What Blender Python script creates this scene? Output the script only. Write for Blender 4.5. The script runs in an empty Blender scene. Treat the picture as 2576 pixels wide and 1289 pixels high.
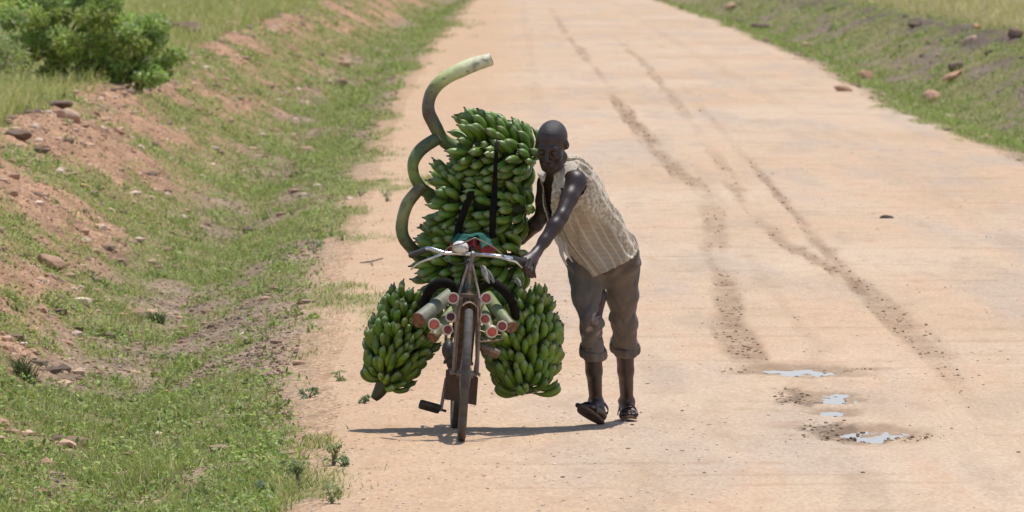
import bpy, math, random
import numpy as np
import openvdb
from mathutils import Matrix, Vector

random.seed(7)
RNG = np.random.default_rng(11)
scene = bpy.context.scene
COL = scene.collection
V = lambda *a: np.array(a, dtype=float)

# ------------------------------------------------------------------ camera model
CAM = V(0.272, -45.0, 2.71)
PITCH = math.radians(2.184)
FPX, CX, CY = 21150.0, 1288.0, 644.5
FWD = V(0, math.cos(PITCH), -math.sin(PITCH)); UPV = V(0, math.sin(PITCH), math.cos(PITCH)); RGT = V(1, 0, 0)

def ray(px, py):
    return FWD * FPX + RGT * (px - CX) - UPV * (py - CY)
def P(px, py, Y):
    """a point of the place on the vertical plane Y, seen at px, py in the 2576 wide view"""
    d = ray(px, py)
    return CAM + d * ((Y - CAM[1]) / d[1])

# ------------------------------------------------------------------ noise
def _hash(ix, iy, iz=0):
    h = (ix.astype(np.int64) * 374761393 + iy.astype(np.int64) * 668265263 + np.asarray(iz).astype(np.int64) * 2147483647 * 3) & 0xffffffff
    h = ((h ^ (h >> 13)) * 1274126177) & 0xffffffff
    h = ((h ^ (h >> 16)) * 2246822519) & 0xffffffff
    return ((h ^ (h >> 15)) & 0xffffff) / float(0xffffff)
def vnoise(x, y):
    x = np.asarray(x, float); y = np.asarray(y, float)
    ix = np.floor(x); iy = np.floor(y); fx = x - ix; fy = y - iy
    fx = fx * fx * (3 - 2 * fx); fy = fy * fy * (3 - 2 * fy)
    a = _hash(ix, iy); b = _hash(ix + 1, iy); c = _hash(ix, iy + 1); d = _hash(ix + 1, iy + 1)
    return (a * (1 - fx) + b * fx) * (1 - fy) + (c * (1 - fx) + d * fx) * fy
def fbm(x, y, o=4, g=.5):
    s = 0; a = 1; t = 0
    for k in range(o):
        s = s + a * (vnoise(x * 2 ** k + 17.3 * k, y * 2 ** k - 9.1 * k) - .5); t += a; a *= g
    return s / t * 2          # about -1..1
def vnoise3(p):
    i = np.floor(p); f = p - i; f = f * f * (3 - 2 * f)
    r = 0
    for dx in (0, 1):
        for dy in (0, 1):
            for dz in (0, 1):
                w = (f[:, 0] if dx else 1 - f[:, 0]) * (f[:, 1] if dy else 1 - f[:, 1]) * (f[:, 2] if dz else 1 - f[:, 2])
                r = r + w * _hash(i[:, 0] + dx, i[:, 1] + dy, i[:, 2] + dz)
    return r
def fbm3(p, o=3, g=.5):
    s = 0; a = 1; t = 0
    for k in range(o):
        s = s + a * (vnoise3(p * 2 ** k + 31.7 * k) - .5); t += a; a *= g
    return s / t * 2
def sstep(a, b, x):
    t = np.clip((x - a) / (b - a), 0, 1); return t * t * (3 - 2 * t)
def lerp(a, b, t): return a + (b - a) * t

# ------------------------------------------------------------------ mesh and object helpers
def mesh_np(name, verts, faces, mat, col=None, smooth=True, uv=None):
    """verts Nx3, faces MxK (K constant) -> mesh datablock"""
    verts = np.ascontiguousarray(verts, np.float32); faces = np.ascontiguousarray(faces, np.int32)
    me = bpy.data.meshes.new(name)
    n, k = faces.shape
    me.vertices.add(len(verts)); me.vertices.foreach_set('co', verts.ravel())
    me.loops.add(n * k); me.loops.foreach_set('vertex_index', faces.ravel())
    me.polygons.add(n); me.polygons.foreach_set('loop_start', np.arange(0, n * k, k, dtype=np.int32))
    me.polygons.foreach_set('use_smooth', np.full(n, smooth))
    if col is not None:
        c = np.ones((len(verts), 4), np.float32); c[:, :3] = col
        at = me.color_attributes.new('Col', 'FLOAT_COLOR', 'POINT'); at.data.foreach_set('color', c.ravel())
    if uv is not None:
        c = np.zeros((len(verts), 4), np.float32); c[:, :3] = uv
        at = me.color_attributes.new('Tex', 'FLOAT_COLOR', 'POINT'); at.data.foreach_set('color', c.ravel())
    me.update(calc_edges=True); me.validate()
    if mat is not None: me.materials.append(mat)
    return me
def link(name, me, parent=None, loc=None):
    o = bpy.data.objects.new(name, me); COL.objects.link(o)
    if parent is not None: o.parent = parent
    if loc is not None: o.location = loc
    return o
def tag(o, label=None, cat=None, group=None, kind=None):
    if label: o['label'] = label
    if cat: o['category'] = cat
    if group: o['group'] = group
    if kind: o['kind'] = kind
    return o
def empty(name, loc=(0, 0, 0), rot=(0, 0, 0)):
    o = bpy.data.objects.new(name, None); o.empty_display_size = .1
    COL.objects.link(o); o.location = loc; o.rotation_euler = rot
    return o

class MB:
    """collects shapes (as vertex/quad arrays) for ONE mesh"""
    def __init__(s): s.v = []; s.f = []; s.c = []; s.n = 0
    def add(s, v, f, c=None):
        v = np.asarray(v, float); f = np.asarray(f, int)
        if f.shape[1] == 3: f = np.hstack([f, f[:, 2:3]])
        s.v.append(v); s.f.append(f + s.n); s.n += len(v)
        s.c.append(np.tile(np.ones(3), (len(v), 1)) if c is None else (np.tile(c, (len(v), 1)) if np.ndim(c) == 1 else c))
        return s
    def tube(s, pts, r, seg=10, cap=True, smooth=0, c=None, flat=1.0, ref=None):
        p = np.array(pts, float); rr = np.full(len(p), float(r)) if np.ndim(r) == 0 else np.array(r, float)
        if smooth: p, rr = crom(p, rr, smooth)
        t = np.gradient(p, axis=0); t /= np.linalg.norm(t, axis=1)[:, None] + 1e-12
        ref = V(0, 0, 1) if ref is None else np.array(ref, float)
        if abs(np.dot(t[0], ref)) > .95: ref = V(1, 0, 0) if abs(t[0][0]) < .9 else V(0, 1, 0)
        nrm = np.zeros_like(p); u = ref - t[0] * np.dot(ref, t[0])
        for i in range(len(p)):
            u = u - t[i] * np.dot(u, t[i]); u /= np.linalg.norm(u) + 1e-12; nrm[i] = u
        b = np.cross(t, nrm)
        a = np.arange(seg) * 2 * math.pi / seg
        ring = p[:, None, :] + rr[:, None, None] * (np.cos(a)[None, :, None] * nrm[:, None, :] * flat + np.sin(a)[None, :, None] * b[:, None, :])
        v = ring.reshape(-1, 3); f = []
        i = np.arange(len(p) - 1)[:, None]; j = np.arange(seg)[None, :]; j2 = (j + 1) % seg
        f = np.stack([(i * seg + j), (i * seg + j2), ((i + 1) * seg + j2), ((i + 1) * seg + j)], -1).reshape(-1, 4)
        if c is not None and np.ndim(c) == 2:
            tt = np.linspace(0, 1, len(p)); cc = np.stack([np.interp(tt, np.linspace(0, 1, len(c)), np.array(c)[:, k]) for k in range(3)], 1)
            c = np.repeat(cc, seg, 0)
        if cap:
            n0 = len(v); v = np.vstack([v, p[0], p[-1]])
            e = []
            for q in range(seg):
                e.append([n0, (q + 1) % seg, q, q]); e.append([n0 + 1, (len(p) - 1) * seg + q, (len(p) - 1) * seg + (q + 1) % seg, (len(p) - 1) * seg + (q + 1) % seg])
            f = np.vstack([f, e])
            if c is not None and np.ndim(c) == 2: c = np.vstack([c, c[0], c[-1]])
        s.add(v, f, c); return s
    def box(s, c, size, R=None, bev=.12, col=None):
        x = np.array(size, float) / 2; m = min(x) * bev * 2
        v = []
        for sx in (-1, 1):
            for sy in (-1, 1):
                for sz in (-1, 1):
                    q = V(sx, sy, sz) * x
                    v += [q - V(sx * m, sy * m, 0), q - V(0, sy * m, sz * m), q - V(sx * m, 0, sz * m)]
        v = np.array(v)
        if R is not None: v = v @ np.array(R).T
        v = v + np.array(c)
        import bmesh
        bm = bmesh.new(); [bm.verts.new(q) for q in v]
        bmesh.ops.convex_hull(bm, input=bm.verts); bmesh.ops.triangulate(bm, faces=bm.faces); bm.verts.index_update()
        s.add([q.co[:] for q in bm.verts], [[q.index for q in f.verts] for f in bm.faces], col); bm.free(); return s
    def ell(s, c, rad, R=None, n=16, m=10, col=None):
        th = np.linspace(0, math.pi, m + 1); ph = np.arange(n) * 2 * math.pi / n
        v = np.stack([np.sin(th)[:, None] * np.cos(ph), np.sin(th)[:, None] * np.sin(ph), np.cos(th)[:, None] * np.ones(n)], -1).reshape(-1, 3) * np.array(rad)
        if R is not None: v = v @ np.array(R).T
        i = np.arange(m)[:, None]; j = np.arange(n)[None]; j2 = (j + 1) % n
        f = np.stack([i * n + j, (i + 1) * n + j, (i + 1) * n + j2, i * n + j2], -1).reshape(-1, 4)
        s.add(v + np.array(c), f, col); return s
    def lathe(s, c, axis, prof, seg=22, col=None):
        axis = np.array(axis, float); axis /= np.linalg.norm(axis); u = np.cross(axis, V(.3, .2, .93)); u /= np.linalg.norm(u); w = np.cross(axis, u)
        a = np.arange(seg) * 2 * math.pi / seg; dr = np.cos(a)[:, None] * u + np.sin(a)[:, None] * w
        v = np.concatenate([np.array(c) + axis * o + dr * r for o, r in prof]); n = len(prof)
        i = np.arange(n - 1)[:, None]; j = np.arange(seg)[None]; j2 = (j + 1) % seg
        s.add(v, np.stack([i * seg + j, i * seg + j2, (i + 1) * seg + j2, (i + 1) * seg + j], -1).reshape(-1, 4), col); return s
    def disc(s, c, nrm, r, seg=20, th=.004, col=None):
        nrm = np.array(nrm, float); nrm /= np.linalg.norm(nrm)
        s.tube([np.array(c) - nrm * th / 2, np.array(c) + nrm * th / 2], r, seg, True, c=col); return s
    def torus(s, c, axis, R, r, n=48, m=10, col=None, a0=0, a1=2 * math.pi, sx=1.0):
        axis = np.array(axis, float); axis /= np.linalg.norm(axis)
        u = np.cross(axis, V(0, 1, 0)); u /= np.linalg.norm(u); w = np.cross(axis, u)
        full = abs(a1 - a0 - 2 * math.pi) < 1e-6
        a = a0 + (a1 - a0) * np.arange(n if full else n + 1) / n; b = np.arange(m) * 2 * math.pi / m
        dr = np.cos(a)[:, None] * u + np.sin(a)[:, None] * w
        v = (np.array(c) + R * dr[:, None, :] + r * (np.cos(b)[None, :, None] * dr[:, None, :] + sx * np.sin(b)[None, :, None] * axis)).reshape(-1, 3)
        k = len(a); i = np.arange(k if full else k - 1)[:, None]; j = np.arange(m)[None]; i2 = (i + 1) % k; j2 = (j + 1) % m
        s.add(v, np.stack([i * m + j, i2 * m + j, i2 * m + j2, i * m + j2], -1).reshape(-1, 4), col); return s
    def grid(s, pts, col=None):
        """pts (a,b,3) array of points"""
        a, b, _ = pts.shape; i = np.arange(a - 1)[:, None]; j = np.arange(b - 1)[None]
        s.add(pts.reshape(-1, 3), np.stack([i * b + j, i * b + j + 1, (i + 1) * b + j + 1, (i + 1) * b + j], -1).reshape(-1, 4), col); return s
    def arrays(s): return np.vstack(s.v), np.vstack(s.f), np.vstack(s.c)
    def build(s, name, mat, parent=None, smooth=True, thick=0, xf=None, flat_angle=40):
        v, f, c = s.arrays()
        if xf is not None: v = xf(v)
        me = bpy.data.meshes.new(name)
        ff = [list(dict.fromkeys(q)) for q in f.tolist()]
        me.from_pydata(v.tolist(), [], [q for q in ff if len(q) > 2])
        cc = np.ones((len(v), 4), np.float32); cc[:, :3] = c
        at = me.color_attributes.new('Col', 'FLOAT_COLOR', 'POINT'); at.data.foreach_set('color', cc.ravel())
        import bmesh
        bm = bmesh.new(); bm.from_mesh(me)
        if not thick: bmesh.ops.recalc_face_normals(bm, faces=bm.faces)
        for e in bm.edges: e.smooth = len(e.link_faces) == 2 and e.calc_face_angle(0) < math.radians(flat_angle)
        for q in bm.faces: q.smooth = smooth
        bm.to_mesh(me); bm.free()
        me.materials.append(mat)
        o = link(name, me, parent)
        if thick:
            md = o.modifiers.new('solid', 'SOLIDIFY'); md.thickness = thick; md.offset = 0
        return o

def crom(p, r, k):
    p = np.asarray(p, float); n = len(p); out = []; ro = []
    for i in range(n - 1):
        p0, p1, p2, p3 = p[max(i - 1, 0)], p[i], p[i + 1], p[min(i + 2, n - 1)]
        for t in np.arange(k) / k:
            out.append(.5 * (2 * p1 + (p2 - p0) * t + (2 * p0 - 5 * p1 + 4 * p2 - p3) * t * t + (3 * p1 - p0 - 3 * p2 + p3) * t ** 3))
            ro.append(r[i] + (r[i + 1] - r[i]) * t)
    out.append(p[-1]); ro.append(r[-1])
    return np.array(out), np.array(ro)

# ------------------------------------------------------------------ materials
def mat(name, c1, c2=None, scale=20., rough=.6, bump=0., bscale=None, attr=False, metal=0., spec=.5, stretch=(1, 1, 1), detail=4,
        rand=0., lo=.35, hi=.65, transl=0., c3=None, s3=5., rough2=None, bdist=.01, sheen=0.):
    m = bpy.data.materials.new(name); m.use_nodes = True
    nt = m.node_tree; N = nt.nodes; L = nt.links
    b = N['Principled BSDF']; b.inputs['Roughness'].default_value = rough; b.inputs['Metallic'].default_value = metal
    b.inputs['Specular IOR Level'].default_value = spec
    tc = N.new('ShaderNodeTexCoord'); mp = N.new('ShaderNodeMapping'); mp.inputs['Scale'].default_value = stretch
    L.new(tc.outputs['Object'], mp.inputs['Vector'])
    def noise(sc, d=detail):
        n = N.new('ShaderNodeTexNoise'); n.inputs['Scale'].default_value = sc; n.inputs['Detail'].default_value = d
        n.inputs['Roughness'].default_value = .6
        L.new(mp.outputs['Vector'], n.inputs['Vector']); return n
    def mix(a, bb, f, mode='MIX'):
        x = N.new('ShaderNodeMix'); x.data_type = 'RGBA'; x.blend_type = mode
        for sock, val in ((x.inputs[6], a), (x.inputs[7], bb), (x.inputs[0], f)):
            if hasattr(val, 'is_linked'): L.new(val, sock)
            elif isinstance(val, (int, float)): sock.default_value = val
            else: sock.default_value = (*val, 1)
        return x.outputs[2]
    def ramp(sock, a, bb):
        r = N.new('ShaderNodeMapRange'); r.inputs['From Min'].default_value = a; r.inputs['From Max'].default_value = bb
        L.new(sock, r.inputs['Value']); return r.outputs['Result']
    col = None
    if c2 is not None:
        col = mix(c1, c2, ramp(noise(scale).outputs['Fac'], lo, hi))
        if c3 is not None: col = mix(col, c3, ramp(noise(s3).outputs['Fac'], .52, .68))
    if attr:
        a = N.new('ShaderNodeVertexColor'); a.layer_name = 'Col'
        col = mix(col, a.outputs['Color'], 1.0, 'MULTIPLY') if col is not None else (a.outputs['Color'] if c1 is None else mix(c1, a.outputs['Color'], 1.0, 'MULTIPLY'))
    if rand:
        oi = N.new('ShaderNodeObjectInfo')
        hs = N.new('ShaderNodeHueSaturation')
        r1 = N.new('ShaderNodeMapRange'); r1.inputs['To Min'].default_value = 1 - rand; r1.inputs['To Max'].default_value = 1 + rand
        L.new(oi.outputs['Random'], r1.inputs['Value']); L.new(r1.outputs['Result'], hs.inputs['Value'])
        if col is None: hs.inputs['Color'].default_value = (*c1, 1)
        else: L.new(col, hs.inputs['Color'])
        r2 = N.new('ShaderNodeMapRange'); r2.inputs['To Min'].default_value = .48; r2.inputs['To Max'].default_value = .515
        mm = N.new('ShaderNodeMath'); mm.operation = 'FRACT'; m2 = N.new('ShaderNodeMath'); m2.operation = 'MULTIPLY'; m2.inputs[1].default_value = 7.77
        L.new(oi.outputs['Random'], m2.inputs[0]); L.new(m2.outputs[0], mm.inputs[0]); L.new(mm.outputs[0], r2.inputs['Value']); L.new(r2.outputs['Result'], hs.inputs['Hue'])
        col = hs.outputs['Color']
    if col is None: b.inputs['Base Color'].default_value = (*c1, 1)
    else: L.new(col, b.inputs['Base Color'])
    if rough2 is not None:
        r = N.new('ShaderNodeMapRange'); r.inputs['From Min'].default_value = .35; r.inputs['From Max'].default_value = .65
        r.inputs['To Min'].default_value = rough; r.inputs['To Max'].default_value = rough2
        L.new(noise(scale * 1.7).outputs['Fac'], r.inputs['Value']); L.new(r.outputs['Result'], b.inputs['Roughness'])
    if sheen: b.inputs['Sheen Weight'].default_value = sheen
    if bump:
        bp = N.new('ShaderNodeBump'); bp.inputs['Strength'].default_value = bump; bp.inputs['Distance'].default_value = bdist
        L.new(noise(bscale or scale * 2, 6).outputs['Fac'], bp.inputs['Height']); L.new(bp.outputs['Normal'], b.inputs['Normal'])
    if transl:
        t = N.new('ShaderNodeBsdfTranslucent'); ms = N.new('ShaderNodeMixShader'); ms.inputs[0].default_value = transl
        if col is not None: L.new(col, t.inputs['Color'])
        L.new(b.outputs[0], ms.inputs[1]); L.new(t.outputs[0], ms.inputs[2]); L.new(ms.outputs[0], N['Material Output'].inputs['Surface'])
    return m

MT = {
 'steel': mat('worn_steel', (.16, .13, .10), (.30, .27, .23), 40, .35, .2, metal=.7, rough2=.6),
 'rust': mat('rusty_steel', (.12, .075, .045), (.24, .16, .10), 30, .7, .3, metal=.2),
 'stay': mat('dusty_tube', (.30, .22, .15), (.17, .13, .10), 30, .5, .2, metal=.35),
 'chrome': mat('chrome', (.75, .75, .77), (.55, .52, .48), 25, .16, metal=1., rough2=.4),
 'black': mat('black_paint', (.016, .016, .018), (.05, .042, .035), 25, .45, rough2=.7),
 'rubber': mat('tyre_rubber', (.045, .043, .043), (.10, .085, .07), 18, .75, .3, 120),
 'dustrubber': mat('dusty_tyre', (.082, .078, .073), (.052, .047, .042), 14, .8, .3, 90, attr=True),
 'flap': mat('mud_flap_rubber', (.060, .038, .026), (.095, .062, .042), 12, .8, .2),
 'grip': mat('grip_plastic', (.016, .016, .018), (.035, .034, .034), 30, .5),
 'green': mat('saddle_cloth_green', (.006, .115, .09), (.01, .075, .06), 40, .8, .3),
 'red': mat('saddle_cloth_red', (.36, .035, .05), (.24, .03, .035), 40, .8, .3),
 'white': mat('white_enamel', (.75, .75, .73), (.62, .58, .52), 14, .3),
 'reflred': mat('reflector_red', (.42, .075, .06), (.30, .05, .045), 60, .35, attr=True),
 'reflrim': mat('reflector_rim', (.62, .54, .44), (.42, .34, .25), 60, .5),
 'strap': mat('rubber_strap', (.007, .0065, .006), (.016, .013, .011), 20, .85, spec=.1),
 'banana': mat('green_banana', (1.05, 1.05, 1.05), (.70, .80, .62), 14, .36, .06, 60, attr=True, rand=.26, spec=.5, rough2=.5, detail=3),
 'stalk': mat('banana_stalk', (1, 1, 1), (.72, .72, .66), 16, .5, .2, 40, attr=True),
 'cut': mat('cut_stem_end', (.26, .13, .06), (.10, .05, .03), 45, .8, .4),
 'skin': mat('dark_skin', (.036, .0195, .0148), (.025, .0135, .0105), 9, .37, .15, 160, attr=True, spec=.58, rough2=.5),
 'hair': mat('short_hair', (.024, .0185, .0165), (.040, .033, .030), 110, .5, .45, 220, spec=.55),
 'trousers': mat('grey_trousers', (.150, .128, .108), (.100, .084, .072), 7, .9, .25, 130, attr=True, sheen=.1),
 'sandal': mat('sandal_leather', (.11, .082, .062), (.06, .045, .035), 25, .8, .3),
 'sole': mat('sandal_sole', (.15, .095, .058), (.09, .058, .036), 25, .85, .4),
 'rag': mat('white_rag', (.42, .41, .39), (.30, .29, .28), 30, .8),
 'stone': mat('pinkish_stone', (.46, .31, .22), (.36, .23, .155), 14, .85, .5, 40, attr=True),
 'bark': mat('pale_branch', (.24, .20, .15), (.14, .11, .08), 30, .85, .4),
 'leaf': mat('leaf', None, attr=True, rough=.5, transl=.42, spec=.4),
 'grass': mat('grass_blade', None, attr=True, rough=.6, transl=.28, spec=.3),
}
def shirt_mat():
    m = mat('cream_shirt', (.74, .66, .52), (.43, .345, .235), 62, .9, .5, 90, sheen=.15, transl=.12, lo=.42, hi=.58, stretch=(1, 1, .8))
    nt = m.node_tree; N = nt.nodes; L = nt.links; b = N['Principled BSDF']
    src = b.inputs['Base Color'].links[0].from_socket
    tx = N.new('ShaderNodeVertexColor'); tx.layer_name = 'Tex'
    sp = N.new('ShaderNodeSeparateColor'); L.new(tx.outputs['Color'], sp.inputs[0])
    def math_(op, a, bv=None, c=None):
        n = N.new('ShaderNodeMath'); n.operation = op
        for i, x in enumerate((a, bv, c)):
            if x is None: continue
            if hasattr(x, 'is_linked'): L.new(x, n.inputs[i])
            else: n.inputs[i].default_value = x
        return n.outputs[0]
    tc = N.new('ShaderNodeTexCoord'); nz = N.new('ShaderNodeTexNoise'); nz.inputs['Scale'].default_value = 9; nz.inputs['Detail'].default_value = 5
    L.new(tc.outputs['Object'], nz.inputs['Vector'])
    u = math_('FRACT', math_('MULTIPLY', math_('ADD', sp.outputs[0], math_('MULTIPLY', nz.outputs['Fac'], .012)), 1 / .034))
    line = math_('LESS_THAN', math_('ABSOLUTE', math_('SUBTRACT', u, .5)), .13)
    # lower part (Tex.g large) has a brown ground with pale stripes
    low = N.new('ShaderNodeMapRange'); low.inputs['From Min'].default_value = .50; low.inputs['From Max'].default_value = .66
    L.new(math_('ADD', sp.outputs[1], math_('MULTIPLY', math_('SUBTRACT', nz.outputs['Fac'], .5), .5)), low.inputs['Value'])
    def mixc(a, c, f):
        x = N.new('ShaderNodeMix'); x.data_type = 'RGBA'
        for s, val in ((x.inputs[6], a), (x.inputs[7], c), (x.inputs[0], f)):
            if hasattr(val, 'is_linked'): L.new(val, s)
            elif isinstance(val, float): s.default_value = val
            else: s.default_value = (*val, 1)
        return x.outputs[2]
    ground = mixc((.33, .265, .185), (.45, .38, .285), nz.outputs['Fac'])
    line2 = math_('LESS_THAN', math_('ABSOLUTE', math_('SUBTRACT', math_('FRACT', math_('MULTIPLY', math_('ADD', sp.outputs[1], math_('MULTIPLY', nz.outputs['Fac'], .02)), 24.)), .5)), .12)
    striped = mixc(mixc(ground, (.47, .40, .30), math_('MULTIPLY', line2, .7)), (.54, .465, .355), line)
    c = mixc(src, striped, math_('MULTIPLY', low.outputs['Result'], sp.outputs[2]))
    # ochre stain
    st = N.new('ShaderNodeTexNoise'); st.inputs['Scale'].default_value = 5.5; L.new(tc.outputs['Object'], st.inputs['Vector'])
    sr = N.new('ShaderNodeMapRange'); sr.inputs['From Min'].default_value = .55; sr.inputs['From Max'].default_value = .75; L.new(st.outputs['Fac'], sr.inputs['Value'])
    c = mixc(c, (.36, .24, .13), math_('MULTIPLY', sr.outputs['Result'], .6))
    L.new(c, b.inputs['Base Color'])
    for n in N:
        if n.type == 'BSDF_TRANSLUCENT': L.new(c, n.inputs['Color'])
    return m
MT['shirt'] = shirt_mat()

# ------------------------------------------------------------------ ground
def edge_left(y):
    return np.interp(y, [-45, -5, 25, 80, 160, 310, 1000], [-.55, -.62, -1.1, -1.4, -1.55, -1.2, -1.2]) + .10 * fbm(y * .35, y * 0 + 3.3, 4)
def edge_right(y):
    return np.interp(y, [-45, 53, 83, 97, 129, 174, 193, 232, 310, 1000], [6.2, 6.2, 6.3, 6.2, 6.55, 6.5, 6.7, 6.6, 6.2, 6.2]) + .20 * fbm(y * .25, y * 0 + 8.1, 4)
TRACKS = [  # (along the road, across it, how fresh) for each wheel track, and its half width
 ([9, 18, 30, 41, 53, 76, 122, 177, 260], [1.80, 1.89, 2.05, 2.32, 2.14, 2.0, 1.95, 1.76, 1.7], [1., .75, .6, .3, .8, .95, .5, .65, .3], .085),
 ([-4, 8, 14, 22, 29, 40, 60, 90, 122, 170], [2.82, 3.0, 2.97, 2.94, 2.62, 2.65, 2.75, 2.9, 3.05, 3.0], [.7, .85, .7, .95, 1., .85, .3, .4, .65, .25], .085),
 ([20, 30, 44, 60, 100], [2.96, 2.97, 3.06, 3.1, 3.3], [.6, .85, .8, .2, .3], .055),
 ([-6, 4, 10, 20, 40, 300], [2.0, 1.95, 2.3, 2.2, 2.45, 2.3], [.15, .2, .25, .2, .0, .0], .06),
 ([-10, 40, 120, 300], [4.6, 4.7, 4.5, 4.3], [.0, .12, .15, .1], .14),
 ([-10, 40, 120, 300], [.72, .8, .7, .7], [.0, .0, .15, .1], .10)]
PUD = [(2.08, 7.2, .36, .60, .040, 1.0), (2.14, 4.15, .17, .62, .034, .6), (2.11, 2.55, .12, .42, .034, .5), (2.24, .4, .23, .75, .034, .9)]
PUD_DEEP = .016
def track_mask(x, y):
    m = np.zeros_like(x)
    for i, (ys, xs_, fr_, w) in enumerate(TRACKS):
        a = np.interp(y, ys, fr_) * sstep(ys[0] - 2, ys[0] + .5, y) * sstep(ys[-1] + 15, ys[-1] - 5, y)
        n = .5 + .5 * fbm(y * .12 + 31 * i, y * 0 + 5 * i, 3)
        k = a * (.6 + .6 * n) * sstep(.05, .45, n + .45 * fbm(x * 8, y * .16, 3))
        ww = w * (.75 + .6 * vnoise(y * .13, y * 0 + i))
        g = np.exp(-((x - np.interp(y, ys, xs_) + .035 * fbm(y * .1, y * 0 + i, 3)) / (ww * 1.3)) ** 2)
        m = np.maximum(m, k * sstep(.26, .80, g + .55 * fbm(x * 17 + i, y * .22, 4)) * sstep(.02, .2, g))
    return m
def puddle_bowl(x, y):
    d = np.zeros_like(x)
    for (px, py, rx, ry, dep, sh) in PUD:
        n = 1.0 * fbm(x * 9 + px * 13, y * 2.4, 5, .62)
        q = ((x - px) / rx) ** 2 + ((y - py) / ry) ** 2
        d = np.maximum(d, dep * np.exp(-q * .7) * (1 + n))
    return d
def height(x, y):
    x = np.asarray(x, float); y = np.asarray(y, float)
    el = edge_left(y); er = edge_right(y)
    ul = el - x; ur = x - er
    on = (ul < 0) & (ur < 0)
    zl = np.interp(ul, [-.4, 0, .6, 1.3, 1.9, 3.1, 3.7, 6, 40, 400], [0, 0, -.07, -.30, -.16, .50, .72, .80, 1.4, 2.0])
    zr = np.interp(ur, [-.4, 0, .5, 1.4, 2.2, 3.3, 4.0, 40, 400], [0, 0, -.06, -.38, -.15, .42, .62, 1.5, 2.])
    z = np.where(ul > -.4, zl, np.where(ur > -.4, zr, 0))
    away = np.maximum(sstep(-.2, 1.6, ul), sstep(-.2, 1.6, ur))
    bank = np.maximum(sstep(1.6, 2.4, ul) * (1 - .6 * sstep(3.8, 5.5, ul)), sstep(1.6, 2.4, ur) * (1 - .6 * sstep(4.2, 6, ur)))
    z = z + away * .05 * fbm(x * 1.3, y * .9, 4) + bank * (.10 * fbm(x * .8 + 7, y * .22, 3) + .075 * fbm(x * 2.6, y * .8 + 4, 4) + .045 * fbm(x * 8, y * 3 + 2, 3))
    road = 1 - np.clip(away, 0, 1)
    z = z + road * (.02 * np.clip(1 - ((x - 2.6) / 3.9) ** 2, 0, 1) + .008 * fbm(x * .8, y * .35, 3) + .0022 * fbm(x * 1.4, y * 3.2, 3) + .004 * fbm(x * 6, y * 6, 3))
    z = z - road * .012 * track_mask(x, y) - puddle_bowl(x, y)
    return z
H0 = float(height(V(0.), V(0.))[0])
def height(x, y, _h=height):
    return _h(x, y) - H0
def gz(x, y): return float(height(V(x), V(y))[0])
def ground_hit(px, py):
    d = ray(px, py); ts = np.linspace(38, 420, 4000) / d[1]
    q = CAM[None] + ts[:, None] * d[None]
    hh = height(q[:, 0], q[:, 1]); below = np.nonzero(q[:, 2] < hh)[0]
    return q[below[0]] if len(below) else q[-1]

def cover(x, y):
    """how much green grows at a place, 0..1"""
    el = edge_left(y); er = edge_right(y); ul = el - x; ur = x - er
    n = fbm(x * 1.2, y * .17, 4); n2 = fbm(x * 4.2 + 9, y * .75, 4)
    gl = np.interp(ul, [-1.0, -.35, .1, .5, 1.2, 1.9, 2.3, 3.1, 3.6, 4.2], [0, .14, .42, .66, .74, .72, .66, .54, .42, .86])
    gr = np.interp(ur, [-.3, 0, .35, 1.5, 2.2, 3.0, 3.9, 4.5], [0, .3, .72, .80, .72, .60, .45, .9])
    g = np.where(ul > -1.0, gl, np.where(ur > -.3, gr, 0))
    return np.where(g <= 0, 0, np.clip((g - .5) * 1.4 + .5 + 1.05 * n + .55 * n2, 0, 1))

D = [2.]
while D[-1] < 36: D.append(D[-1] * 1.06 + .4)
D = D[:-1]; D.append(36.)
while D[-1] < 420: D.append(D[-1] * (1 + 1 / 480))
while D[-1] < 4000: D.append(D[-1] * 1.12)
Yv = np.array([-60., -20.] + D) - 45.
xs = list(np.arange(-6, 12.001, .042)); w = .05
left = []; q = -6.
while q > -1500: w *= 1.12; q -= w; left.append(q)
right = []; q = 12.; w = .05
while q < 1500: w *= 1.12; q += w; right.append(q)
Xv = np.array(left[::-1] + xs + right)
GX, GY = np.meshgrid(Xv, Yv)
GZ = height(GX, GY)
el = edge_left(GY); er = edge_right(GY); ul = el - GX; ur = GX - er
cov = cover(GX, GY)
n1 = fbm(GX * .9, GY * .3, 4)[..., None]; n2 = fbm(GX * 5, GY * 2.2, 4)[..., None]; n3 = fbm(GX * .35 + 4, GY * .12, 3)[..., None]
sand = V(.507, .362, .238); pale = V(.565, .432, .312); grey = V(.445, .352, .278); orange = V(.510, .335, .203); mud = V(.27, .175, .105)
c = np.tile(sand, GX.shape + (1,))
c = lerp(c, pale, np.clip(.45 + 1.3 * n3, 0, 1) * .8)
n5 = fbm(GX * 1.5 + 3, GY * .16, 4)[..., None]; n6 = fbm(GX * 3.4 + 31, GY * .30, 4)[..., None]
c = lerp(c, grey, np.clip(n5 * 2.4, 0, 1) * .6)
c = lerp(c, V(.55, .375, .25), np.clip(-n6 * 2.2, 0, 1) * .55)
c = lerp(c, V(.42, .315, .225), sstep(.22, .5, n6 + .3 * n2) * .5)
c = lerp(c, orange, sstep(1.0, -.6, GX)[..., None] * .7)
c = c * (1 + .07 * n2)
rip = fbm(GX * .55, GY * 3.2, 3)[..., None]
c = lerp(c, c * V(.74, .68, .62), sstep(.36, .55, rip + .25 * n2) * (GX > .2)[..., None] * .38)
tm = track_mask(GX, GY)[..., None]
c = lerp(c, mud, np.clip(tm * .92 * (.85 + .7 * n2), 0, .85))
wet = sstep(.006, .020, puddle_bowl(GX, GY) * (1 + .5 * n2[..., 0]))[..., None]
c = lerp(c, V(.28, .19, .12), wet * .70)
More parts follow.
